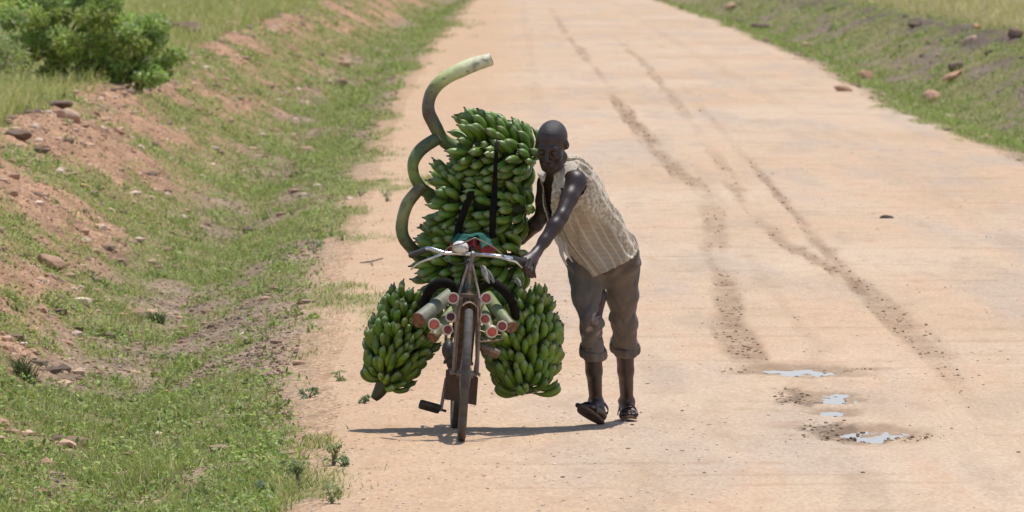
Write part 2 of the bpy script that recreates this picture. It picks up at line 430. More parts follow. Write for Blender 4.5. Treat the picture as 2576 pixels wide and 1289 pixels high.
for (mx, my, mrx, mry) in [(1.93, 3.9, .17, 1.2), (2.03, .8, .2, .9), (2.98, -2.6, .14, 1.1)]:   # churned mud
    q = np.exp(-((GX - mx) / mrx) ** 2 - ((GY - my) / mry) ** 2)[..., None]
    st_ = fbm((GX - GY * .10) * 22, GY * 1.2, 3)[..., None]; c = lerp(c, V(.15, .105, .07), np.clip(sstep(.3, .9, q * (.75 + 1.4 * st_ + .6 * n2)), 0, .65))
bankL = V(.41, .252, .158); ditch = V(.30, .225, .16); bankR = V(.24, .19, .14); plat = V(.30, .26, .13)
aL = sstep(.0, .6, ul + .25 * n2[..., 0])[..., None]
soilL = lerp(ditch, bankL, sstep(1.6, 2.4, ul)[..., None]) * (1 + .45 * n2 + .15 * n1)
soilL = lerp(soilL, plat, sstep(3.7, 4.3, ul)[..., None])
c = lerp(c, soilL, aL)
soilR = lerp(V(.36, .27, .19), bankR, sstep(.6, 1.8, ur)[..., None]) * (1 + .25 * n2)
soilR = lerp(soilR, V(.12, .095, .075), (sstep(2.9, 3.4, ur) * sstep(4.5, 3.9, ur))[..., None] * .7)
soilR = lerp(soilR, plat, sstep(4.2, 4.8, ur)[..., None])
c = lerp(c, soilR, sstep(0, .35, ur + .2 * n2[..., 0])[..., None])
turf = lerp(V(.195, .215, .065), V(.30, .25, .12), np.clip(.5 + n1, 0, 1))
c = lerp(c, turf, (sstep(.30, .75, cov) * .7)[..., None])
c = np.clip(c, .02, .9)

def ground_mat(name):
    if name == 'packed_earth':
        return mat(name, (.86, .85, .84), (1.10, 1.10, 1.09), 42, .95, .5, 30, attr=True, spec=.15, stretch=(1, .22, 1), bdist=.02, c3=(.90, .86, .82), s3=6., detail=7)
    return mat(name, (.60, .58, .56), (1.28, 1.26, 1.22), 34, .95, .8, 26, attr=True, spec=.1, stretch=(1, .25, 1), bdist=.04, c3=(.74, .70, .66), s3=5., detail=8)
nx, ny = len(Xv), len(Yv)
vi = np.arange(nx * ny).reshape(ny, nx)
F = np.stack([vi[:-1, :-1], vi[:-1, 1:], vi[1:, 1:], vi[1:, :-1]], -1).reshape(-1, 4)
verts = np.stack([GX, GY, GZ], -1).reshape(-1, 3)
cen = lambda a: (a[:-1, :-1] + a[1:, 1:]) / 2
isroad = ((cen(ul) < .0) & (cen(ur) < .0)).reshape(-1)
for nm, sel in (('road', isroad), ('ground', ~isroad)):
    f = F[sel]; used, inv = np.unique(f.ravel(), return_inverse=True)
    o = link(nm, mesh_np(nm, verts[used], inv.reshape(-1, 4), ground_mat('packed_earth' if nm == 'road' else 'bare_soil'), col=c.reshape(-1, 3)[used]))
    tag(o, kind='structure')

# puddles: level water sheets filling real hollows of the road
water = mat('puddle_water', (.035, .027, .02), rough=.02, spec=.5)
water.node_tree.nodes['Principled BSDF'].inputs['IOR'].default_value = 1.33
PLAB = ['long shallow puddle in the wheel rut, farthest up the road of the four', 'ragged puddle just below the long one in the rut',
        'smallest neat lens-shaped puddle, third of four down the rut', 'broken muddy puddle nearest the camera, lowest in the rut']
for (px, py, rx, ry, dep, sh), lab in zip(PUD, PLAB):
    gx, gy = np.meshgrid(np.arange(px - 2.2 * rx, px + 2.2 * rx, .012), np.arange(py - 2.0 * ry, py + 2.0 * ry, .03))
    hz = height(gx, gy); q = ((gx - px) / rx) ** 2 + ((gy - py) / ry) ** 2
    lev = np.quantile(hz[q < .8], .52)
    ok = (hz < lev + .0015) & (q < 2.6)
    fid = np.arange(gx.size).reshape(gx.shape)
    f = np.stack([fid[:-1, :-1], fid[:-1, 1:], fid[1:, 1:], fid[1:, :-1]], -1)
    keep = ok[:-1, :-1] & ok[1:, 1:] & ok[:-1, 1:] & ok[1:, :-1]
    f = f[keep]
    used, inv = np.unique(f.ravel(), return_inverse=True)
    vv = np.stack([gx, gy, np.full_like(gx, lev)], -1).reshape(-1, 3)[used]
    o = link('puddle', mesh_np('puddle', vv, inv.reshape(-1, 4), water)); tag(o, lab, 'puddle', 'puddles in the wheel rut', 'structure')

# ------------------------------------------------------------------ grass, low leaves and loose stones (uncountable)
def frame_samples(n, dmin, dmax, pw=1.0, margin=1.12):
    u = RNG.random(n); d = dmin * (dmax / dmin) ** u
    x = CAM[0] + (RNG.random(n) * 2 - 1) * .0609 * margin * d
    return x, d - 45., d
def palette(n, cols, wts):
    k = RNG.choice(len(cols), n, p=np.array(wts) / sum(wts))
    return np.array(cols)[k] * RNG.uniform(.76, 1.3, (n, 1))
def blades(x, y, h, w, col, lean=.5):
    n = len(x); z = height(x, y) - .006
    az = RNG.random(n) * 2 * math.pi; az2 = RNG.random(n) * 2 * math.pi
    l = lean * RNG.uniform(.3, 1.6, n) * h
    base = np.stack([x, y, z], 1); sd = np.stack([np.cos(az2), np.sin(az2), 0 * az], 1) * (w / 2)[:, None]
    dr = np.stack([np.cos(az), np.sin(az), 0 * az], 1)
    mid = base + dr * (l * .35)[:, None]; mid[:, 2] += h * .6
    tip = base + dr * l[:, None]; tip[:, 2] += h * RNG.uniform(.75, 1, n)
    v = np.stack([base - sd, base + sd, mid - sd * .75, mid + sd * .75, tip], 1).reshape(-1, 3)
    o = np.arange(n)[:, None] * 5
    f = np.concatenate([o + [0, 1, 3], o + [0, 3, 2], o + [2, 3, 4]], 0)
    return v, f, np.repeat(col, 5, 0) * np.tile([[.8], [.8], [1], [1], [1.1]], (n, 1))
def leaves(x, y, zoff, s, col, flat=.6):
    n = len(x); c0 = np.stack([x, y, height(x, y) + zoff], 1)
    a = RNG.normal(size=(n, 3)) * [1, 1, flat]; a /= np.linalg.norm(a, axis=1)[:, None]
    b = np.cross(a, RNG.normal(size=(n, 3)) * .5 + [0, 0, 1.]); b /= np.linalg.norm(b, axis=1)[:, None]
    s = s[:, None]
    v = np.stack([c0 - a * s, c0 - b * s * .45, c0 + a * s, c0 + b * s * .45], 1).reshape(-1, 3)
    o = np.arange(n)[:, None] * 4
    return v, np.concatenate([o + [0, 1, 2], o + [0, 2, 3]], 0), np.repeat(col, 4, 0)
def merge(parts):
    vs, fs, cs = [], [], []; k = 0
    for v, f, q in parts: vs.append(v); fs.append(f + k); cs.append(q); k += len(v)
    return np.vstack(vs), np.vstack(fs), np.vstack(cs)

GREENS = [(.30, .36, .078), (.36, .415, .105), (.225, .295, .068), (.42, .405, .15), (.48, .41, .22), (.20, .275, .10)]
DRY = [(.58, .49, .22), (.50, .48, .17), (.38, .42, .12), (.64, .54, .30)]
parts = []
x, y, d = frame_samples(700000, 39, 360)
cv = cover(x, y); el_ = edge_left(y); er_ = edge_right(y); ul_ = el_ - x; ur_ = x - er_
clump = .5 + .5 * fbm(x * 7, y * 4, 2)
keep = RNG.random(len(x)) < sstep(.26, .80, cv) * (.35 + .9 * clump)
keep &= ~((ul_ > 4.1) | (ur_ > 4.5))
x, y, d, ul_, ur_, cv = [q[keep] for q in (x, y, d, ul_, ur_, cv)]
sc = np.maximum(1, (d / 75)) ** .8
inditch = np.exp(-((ul_ - 1.2) / .8) ** 2) + np.exp(-((ur_ - 1.3) / .9) ** 2)
h = RNG.uniform(.022, .062, len(x)) * (1 + .6 * inditch) * (1 + .8 * fbm(x * 3, y * 1.2, 2)) * (.5 + .6 * cv) * sc ** .6
h *= np.where(RNG.random(len(x)) < .03, 1.9, 1)
colr = palette(len(x), GREENS, [4, 4, 3, 2.4, 1.6, 2])
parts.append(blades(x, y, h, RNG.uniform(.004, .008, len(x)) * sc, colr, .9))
x, y, d = frame_samples(650000, 39, 330)
cv = cover(x, y); ul_ = edge_left(y) - x; ur_ = x - edge_right(y)
clump = .5 + .5 * fbm(x * 5 + 3, y * 3, 3)
keep = (RNG.random(len(x)) < sstep(.3, .8, cv) * sstep(.4, .7, clump)) & ~((ul_ > 4.1) | (ur_ > 4.5)) & ((ul_ > .2) | (ur_ > .1))
x, y, d = x[keep], y[keep], d[keep]; sc = np.maximum(1, d / 75) ** .8
parts.append(leaves(x, y, RNG.uniform(.0, .07, len(x)) * (.5 + clump[keep]), RNG.uniform(.008, .022, len(x)) * sc, palette(len(x), [(.255, .37, .075), (.185, .285, .065), (.33, .41, .10), (.36, .37, .17)], [4, 3, 3, 1.5])))
def clumps(nc, dmin, dmax, sel, cols):
    x, y, d = frame_samples(nc, dmin, dmax); k = sel(x, y); x, y, d = x[k], y[k], d[k]
    rad = RNG.uniform(.05, .17, len(x)) * np.maximum(1, d / 85) ** .6; m = RNG.integers(22, 60, len(x))
    i = np.repeat(np.arange(len(x)), m); n = len(i); a = RNG.random(n) * 6.283; r = RNG.random(n) ** .6
    px_, py_ = x[i] + np.cos(a) * r * rad[i], y[i] + np.sin(a) * r * rad[i]
    zz = RNG.random(n) * rad[i] * 1.0 * (1 - r ** 2) + .004
    tint = RNG.uniform(.7, 1.25, (len(x), 1))
    return leaves(px_, py_, zz, RNG.uniform(.010, .026, n) * np.maximum(1, d[i] / 85) ** .7, palette(n, cols, [1] * len(cols)) * tint[i], .8)
LC = [(.275, .365, .075), (.335, .41, .10), (.20, .275, .065), (.26, .31, .115)]
parts.append(clumps(3600, 40, 230, lambda x, y: (edge_left(y) - x > .15) & (edge_left(y) - x < 4.0) & (RNG.random(len(x)) < .25 + .8 * cover(x, y)), LC))
parts.append(clumps(2600, 90, 330, lambda x, y: (x - edge_right(y) > .15) & (x - edge_right(y) < 4.4) & (RNG.random(len(x)) < .15 + .8 * cover(x, y)), LC))
v, f, q = merge(parts)
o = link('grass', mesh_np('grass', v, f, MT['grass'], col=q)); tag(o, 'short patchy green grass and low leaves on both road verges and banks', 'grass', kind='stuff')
# tall dry grass on the land above the banks
x, y, d = frame_samples(330000, 70, 380, margin=1.25)
ul_ = edge_left(y) - x; ur_ = x - edge_right(y)
n = fbm(x * .8, y * .25, 3)
keep = ((ul_ > 3.75) | (ur_ > 4.15)) & (RNG.random(len(x)) < .75 + .8 * n)
x, y, d, ur_ = x[keep], y[keep], d[keep], ur_[keep]
hh = RNG.uniform(.10, .34, len(x)) * (1 + .5 * fbm(x * 1.5, y * .6, 2)) * np.where(ur_ > 0, 1.2, 1)
parts = [blades(x, y, hh, RNG.uniform(.006, .011, len(x)) * (d / 90) ** .8, np.where((ur_ > 0)[:, None], palette(len(x), DRY, [3, 2, .8, 3]), palette(len(x), DRY + GREENS[:2], [2.2, 3, 3.4, 1.4, 3, 3])), .6)]
v, f, q = merge(parts)
o = link('dry_grass', mesh_np('dry_grass', v, f, MT['grass'], col=q)); tag(o, 'tall straw and green grass on the level land above both banks', 'grass', kind='stuff')

ICO_V = None
def ico(sub=1):
    import bmesh
    bm = bmesh.new(); bmesh.ops.create_icosphere(bm, subdivisions=sub, radius=1)
    bm.verts.index_update()
    v = np.array([q.co[:] for q in bm.verts]); f = np.array([[q.index for q in p.verts] for p in bm.faces]); bm.free()
    return v, f
I1, F1 = ico(1)
def pebbles(x, y, s, col, sink=.25, flat=.6):
    n = len(x); z = height(x, y)
    rv = I1[None] * RNG.uniform(.7, 1.25, (n, len(I1), 1))
    a = RNG.random(n) * 2 * math.pi; ca, sa = np.cos(a), np.sin(a)
    st = np.stack([RNG.uniform(.8, 1.4, n), RNG.uniform(.7, 1.0, n), RNG.uniform(.4, .8, n) * flat / .6], 1)
    rv = rv * st[:, None, :]
    rx = rv[..., 0] * ca[:, None] - rv[..., 1] * sa[:, None]; ry = rv[..., 0] * sa[:, None] + rv[..., 1] * ca[:, None]
    v = np.stack([rx, ry, rv[..., 2]], -1) * s[:, None, None] + np.stack([x, y, z + s * (.35 - sink)], 1)[:, None, :]
    f = (F1[None] + (np.arange(n) * len(I1))[:, None, None]).reshape(-1, 3)
    return v.reshape(-1, 3), f, np.repeat(col, len(I1), 0)
x, y, d = frame_samples(24000, 39, 110)
on = (x > edge_left(y) - .8) & (x < edge_right(y) + .3)
on &= RNG.random(len(x)) < .12 + .75 * sstep(2.0, -.4, x) + .55 * fbm(x * 1.4, y * .5, 3)
x, y, d = x[on], y[on], d[on]
s = .003 + .0085 * RNG.random(len(x)) ** 4 + .0015 * RNG.random(len(x))
s *= np.maximum(1, d / 75) ** .6
gcol = palette(len(x), [(.56, .42, .30), (.62, .50, .39), (.44, .31, .21), (.30, .21, .14), (.17, .13, .10)], [4, 5, 2.2, .7, .2])
v, f, q = pebbles(x, y, s, gcol)
o = link('gravel', mesh_np('gravel', v, f, mat('gravel_grit', None, attr=True, rough=.9, spec=.2), col=q, smooth=False)); tag(o, 'fine loose gravel and grit strewn over the dirt road', 'gravel', kind='stuff')
x, y, d = frame_samples(60000, 42, 260)
ul_ = edge_left(y) - x; ur_ = x - edge_right(y)
on = (((ul_ > 1.5) & (ul_ < 4.0)) | ((ul_ > .2) & (ul_ < 1.5) & (RNG.random(len(x)) < .15)) | ((ur_ > .0) & (ur_ < .6) & (RNG.random(len(x)) < .5)) | ((ur_ > 2.5) & (ur_ < 4.3) & (RNG.random(len(x)) < .45)))
on &= RNG.random(len(x)) < .30 + .9 * fbm(x * 1.2, y * .3, 3) + .4 * sstep(2.6, 3.4, ul_)
x, y, d, ur_ = x[on], y[on], d[on], ur_[on]
s = (.009 + .060 * RNG.random(len(x)) ** 4) * np.maximum(1, d / 90) ** .5
rc = palette(len(x), [(.47, .315, .215), (.58, .44, .34), (.36, .225, .15), (.24, .165, .12)], [4, 2.4, 3, 1.6])
dk = (fbm(x * 2.2 + 5, y * .5, 3) > .26) & (ur_ < 2)
rc[dk] = palette(int(dk.sum()), [(.19, .14, .105), (.25, .18, .125), (.33, .22, .15)], [2, 3, 3]); s[dk] *= 1.25
rc[ur_ > 2] = palette(int((ur_ > 2).sum()), [(.10, .08, .065), (.16, .12, .09), (.36, .27, .2)], [3, 3, 1])
v, f, q = pebbles(x, y, s, rc)
o = link('rubble', mesh_np('rubble', v, f, mat('bank_rubble', None, attr=True, rough=.92, spec=.2), col=q, smooth=False)); tag(o, 'crumbled reddish earth and small stones over the cut banks', 'rubble', kind='stuff')

# crumbs of drying mud thrown up along the wheel tracks and beside the puddles
x, y, d = frame_samples(260000, 41, 200)
tmk = track_mask(x, y) * sstep(.1, .35, track_mask(x, y)) * (.35 + .9 * (fbm(x * 14, y * 1.2, 3) > .12))
for (mx, my, mrx, mry) in [(1.93, 3.9, .15, 1.1), (2.03, .8, .18, .8), (2.98, -2.6, .14, 1.1), (2.1, 7.2, .5, .35), (2.2, .1, .45, .4)]:
    tmk = np.maximum(tmk, 1.1 * sstep(.3, .8, np.exp(-((x - mx) / mrx) ** 2 - ((y - my) / mry) ** 2) + .5 * fbm((x - y * .1) * 18, y * 1.2, 3)))
on = RNG.random(len(x)) < tmk * .6
x, y, d = x[on], y[on], d[on]
s = (.003 + .012 * RNG.random(len(x)) ** 4) * np.maximum(1, d / 70) ** .6
v, f, q = pebbles(x, y, s, palette(len(x), [(.27, .19, .12), (.20, .135, .085), (.38, .275, .18)], [3, 2, 3]), .2, .7)
o = link('mud_crumbs', mesh_np('mud_crumbs', v, f, mat('mud_crumb', None, attr=True, rough=.9, spec=.2), col=q, smooth=False)); tag(o, 'dark crumbs of mud along the wheel tracks and beside the puddles', 'mud', kind='stuff')
# fine crumbly soil on the bare parts of the cut banks
x, y, d = frame_samples(190000, 41, 190)
ul_ = edge_left(y) - x; ur_ = x - edge_right(y)
on = (((ul_ > .3) & (ul_ < 4.0)) | ((ur_ > .5) & (ur_ < 4.2))) & (RNG.random(len(x)) < .10 + .75 * (1 - cover(x, y)))
x, y, d, ur_, ul_ = x[on], y[on], d[on], ur_[on], ul_[on]
s = (.004 + .017 * RNG.random(len(x)) ** 3) * np.maximum(1, d / 80) ** .6
sc_ = palette(len(x), [(.39, .255, .165), (.31, .20, .13), (.46, .32, .22), (.22, .15, .105)], [4, 3, 2, 1.6])
sc_[ul_ < 1.6] *= V(.82, .88, .92); sc_[ur_ > 0] = palette(int((ur_ > 0).sum()), [(.24, .19, .14), (.15, .12, .09), (.34, .26, .19)], [3, 3, 1])
v, f, q = pebbles(x, y, s, sc_, .2, .8)
o = link('soil_crumbs', mesh_np('soil_crumbs', v, f, mat('soil_crumb', None, attr=True, rough=.95, spec=.1), col=q, smooth=False)); tag(o, 'fine crumbly soil scattered over the bare ditch sides and banks', 'soil', kind='stuff')

# ------------------------------------------------------------------ rocks, clods, debris (one object each)
I3, F3 = ico(4)
def rock(px, py, wpx, hpx, lab, cat='rock', name='rock', tint=(1, 1, 1), seed=0, depth=.8, rotz=0., roll=0., sink=.22, group=None):
    g = ground_hit(px, py + hpx * .35); dist = g[1] + 45; s = dist / FPX
    v = I3.copy(); off = V(seed * 3.7 + 1.1, seed * 1.9, seed * 2.3)
    n = fbm3(v * 1.1 + off, 3)
    v = v * (1 + .30 * n[:, None])
    for k in range(7):      # flat broken faces
        r = np.random.default_rng(seed * 31 + k).normal(size=3); r /= np.linalg.norm(r); t = v @ r; lim = .62 + .25 * ((seed * 7 + k * 3) % 5) / 5
        v = v - np.maximum(t - lim, 0)[:, None] * r * .85
    v = v * (1 + .05 * fbm3(v * 6 + off, 3)[:, None])
    v /= np.abs(v).max(0)
    rx, rz = wpx * s / 2, hpx * s / 2
    v = v * [rx, rx * depth, rz]
    cr, sr = math.cos(roll), math.sin(roll); v = np.stack([v[:, 0] * cr - v[:, 2] * sr, v[:, 1], v[:, 0] * sr + v[:, 2] * cr], 1)
    o = link(name, mesh_np(name, v, F3, MT['stone'], col=np.tile(np.array(tint, float), (len(v), 1)) * (1 + .25 * fbm3(v / rx * 2.5 + off, 3)[:, None])), loc=(g[0], g[1], g[2] + rz * (1 - sink * 2)))
    o.rotation_euler.z = rotz
    return tag(o, lab, cat, group)
DARK = (.36, .35, .34)
ROCKS = [
 (128, 658, 78, 46, 'long orange boulder lying on the lower grassy part of the bank', (1.0, .92, .85), .6, -.42),
 (172, 292, 66, 42, 'pale pink boulder set in the crest of the bank below the bush', (1.2, 1.25, 1.25), .8, -.3),
 (774, 378, 44, 28, 'rounded pinkish rock alone in the grass of the ditch', (1.1, 1.0, .95), .8, 0),
 (866, 162, 34, 20, 'pale flat-topped rock, upper of the pair beside the far road edge', (1.25, 1.25, 1.2), .8, .1),
 (858, 208, 36, 30, 'brown lumpy rock, lower of the pair beside the far road edge', (.8, .75, .72), .8, .2),
 (752, 912, 34, 20, 'small flat tan stone on the sandy verge beside the bananas', (1.1, 1.05, 1.0), .8, 0),
 (340, 936, 30, 13, 'small whitish sliver of stone in the ditch grass', (1.5, 1.5, 1.45), .7, -.1),
 (170, 862, 36, 14, 'thin pink stone flake on bare soil low on the bank', (1.25, 1.05, .98), .6, -.35),
 (452, 800, 26, 14, 'small tan stone on the grey bare patch of the ditch', (1.05, 1.0, .95), .7, .1),
 (420, 985, 24, 12, 'little orange stone among the ditch weeds', (1.2, .95, .8), .7, 0),
 (1838, 18, 30, 26, 'tan upright rock on the far verge across the road', (1.1, 1.05, .9), .8, .3),
 (2346, 242, 52, 36, 'angular pink boulder in the grass across the road', (1.25, 1.08, 1.05), .8, -.1),
 (2398, 192, 60, 26, 'tilted tan slab leaning below a dark hollow in the far bank', (1.25, 1.12, .95), .7, .5),
 (2388, 294, 32, 20, 'pale grey rounded stone at the foot of the far bank', (1.15, 1.35, 1.35), .8, 0),
 (2176, 188, 44, 30, 'reddish rock with a shadowed side on the far verge', (1.05, .9, .8), .8, 0),
 (2302, 268, 34, 16, 'flat yellowish stone beside the angular pink boulder', (1.2, 1.2, .95), .8, -.2),
 (2456, 68, 24, 18, 'yellow ochre stone on the dark crest of the far bank', (1.25, 1.05, .7), .8, 0),
 (2440, 100, 46, 22, 'whitish broken stone below the dark crest of the far bank', (1.35, 1.4, 1.4), .8, .4),
 (2120, 222, 50, 22, 'crumbly tan lump where the road meets the far verge', (1.1, 1.05, .95), .8, -.3),
 (2030, 112, 28, 14, 'small pale stone low in the far ditch grass', (1.3, 1.3, 1.2), .8, 0),
 (290, 196, 36, 18, 'tan stone at the edge of the bush on the bank top', (1.1, 1.0, .9), .8, .1),
 (585, 62, 40, 18, 'pinkish stone on the top of the far end of the bank', (1.15, 1.0, .95), .8, .1),
 (300, 330, 30, 15, 'small reddish stone halfway up the bare bank', (1.0, .85, .75), .8, -.3),
 (215, 470, 34, 18, 'yellow-tan sliver of rock stuck in the bare bank', (1.3, 1.2, .9), .6, -.6),
]
for i, (px, py, wp, hp, lab, tint, dep, roll) in enumerate(ROCKS):
    rock(px, py, wp, hp, lab, seed=i + 1, tint=tint, depth=dep, roll=roll, group='loose rocks on the verges')
CLODS = [(468, 68, 92, 44, 'large dark clod of earth on the bank top beside the bush'), (420, 60, 40, 26, 'smaller dark clod touching the bush edge'),
         (45, 338, 74, 34, 'dark grey clod on the crest near the picture edge'), (105, 378, 50, 22, 'low dark clod on the bare bank face'), (150, 262, 70, 22, 'dark overhanging clod above the pale pink boulder'),
         (1862, 54, 30, 16, 'small dark clod in the far ditch grass'), (1920, 66, 100, 20, 'long low dark lump standing in for a dark recess in the far ditch grass'),  # the long one is a dark shape for the shade in a recess
         (2406, 168, 44, 30, 'dark lump standing in for the shaded hollow behind the tilted tan slab'), (2552, 84, 46, 38, 'big dark clod on the far bank crest at the picture edge'), (2300, 62, 40, 20, 'dark clod below the tall dry grass')]  # the lump behind the slab carries the hollow's shade in its dark colour
for i, (px, py, wp, hp, lab) in enumerate(CLODS):
    rock(px, py, wp, hp, lab, 'clod', 'earth_clod', DARK, seed=60 + i, group='dark clods of earth')
rock(2230, 546, 38, 12, 'small flattened dark scrap lying alone on the road', 'debris', 'dark_scrap', (.14, .17, .22), seed=90, depth=.5)
# stick
a = ground_hit(905, 665); b = ground_hit(962, 662); b2 = ground_hit(935, 672)
mb = MB(); mb.tube([a + [0, 0, .012], (a + b) / 2 + [0, 0, .018], b + [0, .1, .035]], [.004, .008, .006], 6, smooth=4).tube([(a + b) / 2 + [0, 0, .018], b2 + [.01, 0, .01]], [.006, .003], 6)
tag(mb.build('stick', MT['bark']), 'short dry forked stick on the sandy road edge', 'stick')

# ------------------------------------------------------------------ bush and weeds
def leaf_cloud(centers, radii, n, size, cols, wts, up=.5):
    k = RNG.choice(len(centers), n, p=np.prod(radii, 1) ** (2 / 3) / np.sum(np.prod(radii, 1) ** (2 / 3)))
    dr = RNG.normal(size=(n, 3)); dr /= np.linalg.norm(dr, axis=1)[:, None]
    rad = RNG.random(n) ** .45
    p = np.array(centers)[k] + dr * rad[:, None] * np.array(radii)[k]
    a = dr + RNG.normal(size=(n, 3)) * .7 + [0, 0, -.2]; a /= np.linalg.norm(a, axis=1)[:, None]
    nn = dr * .5 + RNG.normal(size=(n, 3)) * .5 + [0, 0, up]
    b = np.cross(a, nn); b /= np.linalg.norm(b, axis=1)[:, None] + 1e-9
    s = (size * RNG.uniform(.6, 1.3, n))[:, None]
    fold = np.cross(b, a) * s * .12
    v = np.stack([p - a * s, p - b * s * .42 + fold, p + a * s, p + b * s * .42 + fold], 1).reshape(-1, 3)
    o = np.arange(n)[:, None] * 4
    f = np.concatenate([o + [0, 1, 2], o + [0, 2, 3]], 0)
    return v, f, np.repeat(palette(n, cols, wts), 4, 0)
BUSHC = [(.32, .47, .10), (.40, .52, .13), (.25, .37, .10), (.46, .51, .22), (.44, .43, .27)]
def bush(cx, cy, wx, wy, hz, n, seed, lab, size=.040, twigs=5, pale=False):
    r = np.random.default_rng(seed); z0 = gz(cx, cy)
    root = empty('bush', (cx, cy, z0)); tag(root, lab, 'bush')
    cs, rs = [], []
    for k in range(95):
        a = r.random() * 6.28; q = r.random() ** .5; t = r.random() ** 1.25
        env = math.sqrt(max(0, 1 - (t * 1.0 - .25) ** 2 * 1.5)) * (1 + .25 * math.sin(a * 3 + seed))
        cs.append((math.cos(a) * q * wx * .86 * env, math.sin(a) * q * wy * .86 * env, -.02 + t * hz * (1 + .15 * math.sin(a * 5)))); s = r.uniform(.07, .27)
        rs.append((s * 1.15, s, s * .8))
    vs_, fs_, qs_, n0 = [], [], [], 0
    tot = sum(np.prod(q_) ** (2 / 3) for q_ in rs)
    for c_, r_ in zip(cs, rs):
        m_ = max(20, int(n * np.prod(r_) ** (2 / 3) / tot))
        v, f, q = leaf_cloud([c_], [r_], m_, size, BUSHC, [4, 4, 3, 2.6, 1.2] if not pale else [1, 2, 1, 3, 3])
        vs_.append(v); fs_.append(f + n0); qs_.append(q * r.uniform(.75, 1.25) * (V(1.1, 1, .9) if r.random() < .3 else 1)); n0 += len(v)
    v, f, q = np.vstack(vs_), np.vstack(fs_), np.vstack(qs_)
    link('foliage', mesh_np('foliage', v, f, MT['leaf'], col=q, smooth=False), root)
    mb = MB()
    for k in range(twigs):
        e = cs[k * 3]; mb.tube([(r.normal() * .08, r.normal() * .08, -.05), (e[0] * .5 + r.normal() * .1, e[1] * .5, e[2] * .55), e, (e[0] * 1.3, e[1] * 1.2, e[2] * 1.15 + .1)], [.028, .02, .012, .004], 6, smooth=4)
    mb.build('stem', MT['bark'], root)
    return root
gb = ground_hit(240, 205)
bush(gb[0] - .46, gb[1] + .7, 1.52, 1.0, 1.30, 32000, 3, 'dense bright green leafy bush on top of the bank')
bush(gb[0] - 1.30, gb[1] - .5, .55, .5, .62, 6000, 5, 'sparse greyish scrub with pale bare stems beside the dense green bush', .028, 10, True)

def weed(px, py, wpx, hpx, lab, n=260, dark=False, stem=.3, name='weed', seed=0):
    g = ground_hit(px, py); s = (g[1] + 45) / FPX; r = np.random.default_rng(seed + 500)
    root = empty(name, tuple(g)); tag(root, lab, 'weed', 'small weeds on the verge')
    w, h = wpx * s / 2, hpx * s
    cs = [(r.uniform(-.7, .7) * w, r.uniform(-.7, .7) * w, h * r.uniform(stem, .9)) for _ in range(9)]
    rs = [(w * .34, w * .34, h * .17)] * 9
    cols = [(.25, .35, .17), (.30, .39, .19), (.22, .31, .16)] if dark else [(.36, .43, .18), (.31, .38, .16), (.42, .45, .22)]
    v, f, q = leaf_cloud(cs, rs, n, .011, cols, [1, 1, 1], 1.2)
    link('foliage', mesh_np('foliage', v, f, MT['leaf'], col=q, smooth=False), root)
    mb = MB()
    for e in cs[:5]: mb.tube([(0, 0, -.02), (e[0] * .3, e[1] * .3, e[2] * .5), e], [.006, .004, .002], 5, smooth=3)
    mb.build('stem', MT['bark'], root)
WEEDS = [(750, 1228, 76, 74, 'upright weed with a bare brown stem casting a small shadow at the verge edge', 420, False, .45),
 (650, 1258, 66, 46, 'dark bluish cushion weed at the bottom of the verge', 420, True, .1),
 (836, 1268, 66, 56, 'grey-green weed growing alone on the sand near the bottom edge', 300, False, .15),
 (838, 1172, 74, 60, 'pale leafy weed where the verge meets the shadow of the load', 300, False, .15),
 (862, 1176, 40, 26, 'dark little weed tucked beside the pale leafy one', 160, True, .1),
 (972, 508, 36, 34, 'small upright weed on the sand beside the curved stalks', 160, True, .1),
 (906, 496, 40, 24, 'low weed left of the small upright one on the sand', 150, False, .1),
 (862, 606, 44, 26, 'flat weed on the sand level with the handlebar', 170, False, .1),
 (776, 1004, 66, 30, 'spreading weed between the verge grass and the hanging bananas', 240, True, .1),
 (916, 1016, 36, 22, 'tiny weed under the tail of the hanging bananas', 150, True, .1),
 (856, 960, 50, 30, 'thin pale weed on the sand beside the hanging bananas', 160, False, .1),
 (790, 640, 60, 44, 'clump of darker weed at the ditch rim', 260, True, .1)]
for i, wd in enumerate(WEEDS): weed(*wd[:5], n=wd[5], dark=wd[6], stem=wd[7], seed=i)
def tuft(px, py, hpx, lab, n=150, seed=0):
    g = ground_hit(px, py); s = (g[1] + 45) / FPX; h = hpx * s
    x = g[0] + RNG.normal(size=n) * .03; y = g[1] + RNG.normal(size=n) * .03
    v, f, q = blades(x, y, RNG.uniform(.5, 1, n) * h, np.full(n, .006), palette(n, [(.07, .11, .035), (.11, .15, .05), (.2, .2, .1)], [3, 3, 1]), .8)
    o = link('grass_tuft', mesh_np('grass_tuft', v - g, f, MT['grass'], col=q), loc=tuple(g)); tag(o, lab, 'grass tuft', 'grass tufts')
tuft(62, 960, 78, 'coarse dark green grass tuft low on the bank at the picture edge', 190)
tuft(395, 815, 44, 'bright grass tuft beside the grey bare patch of the ditch', 110)
tuft(500, 1270, 60, 'pale stalky grass tuft at the bottom of the verge', 80)

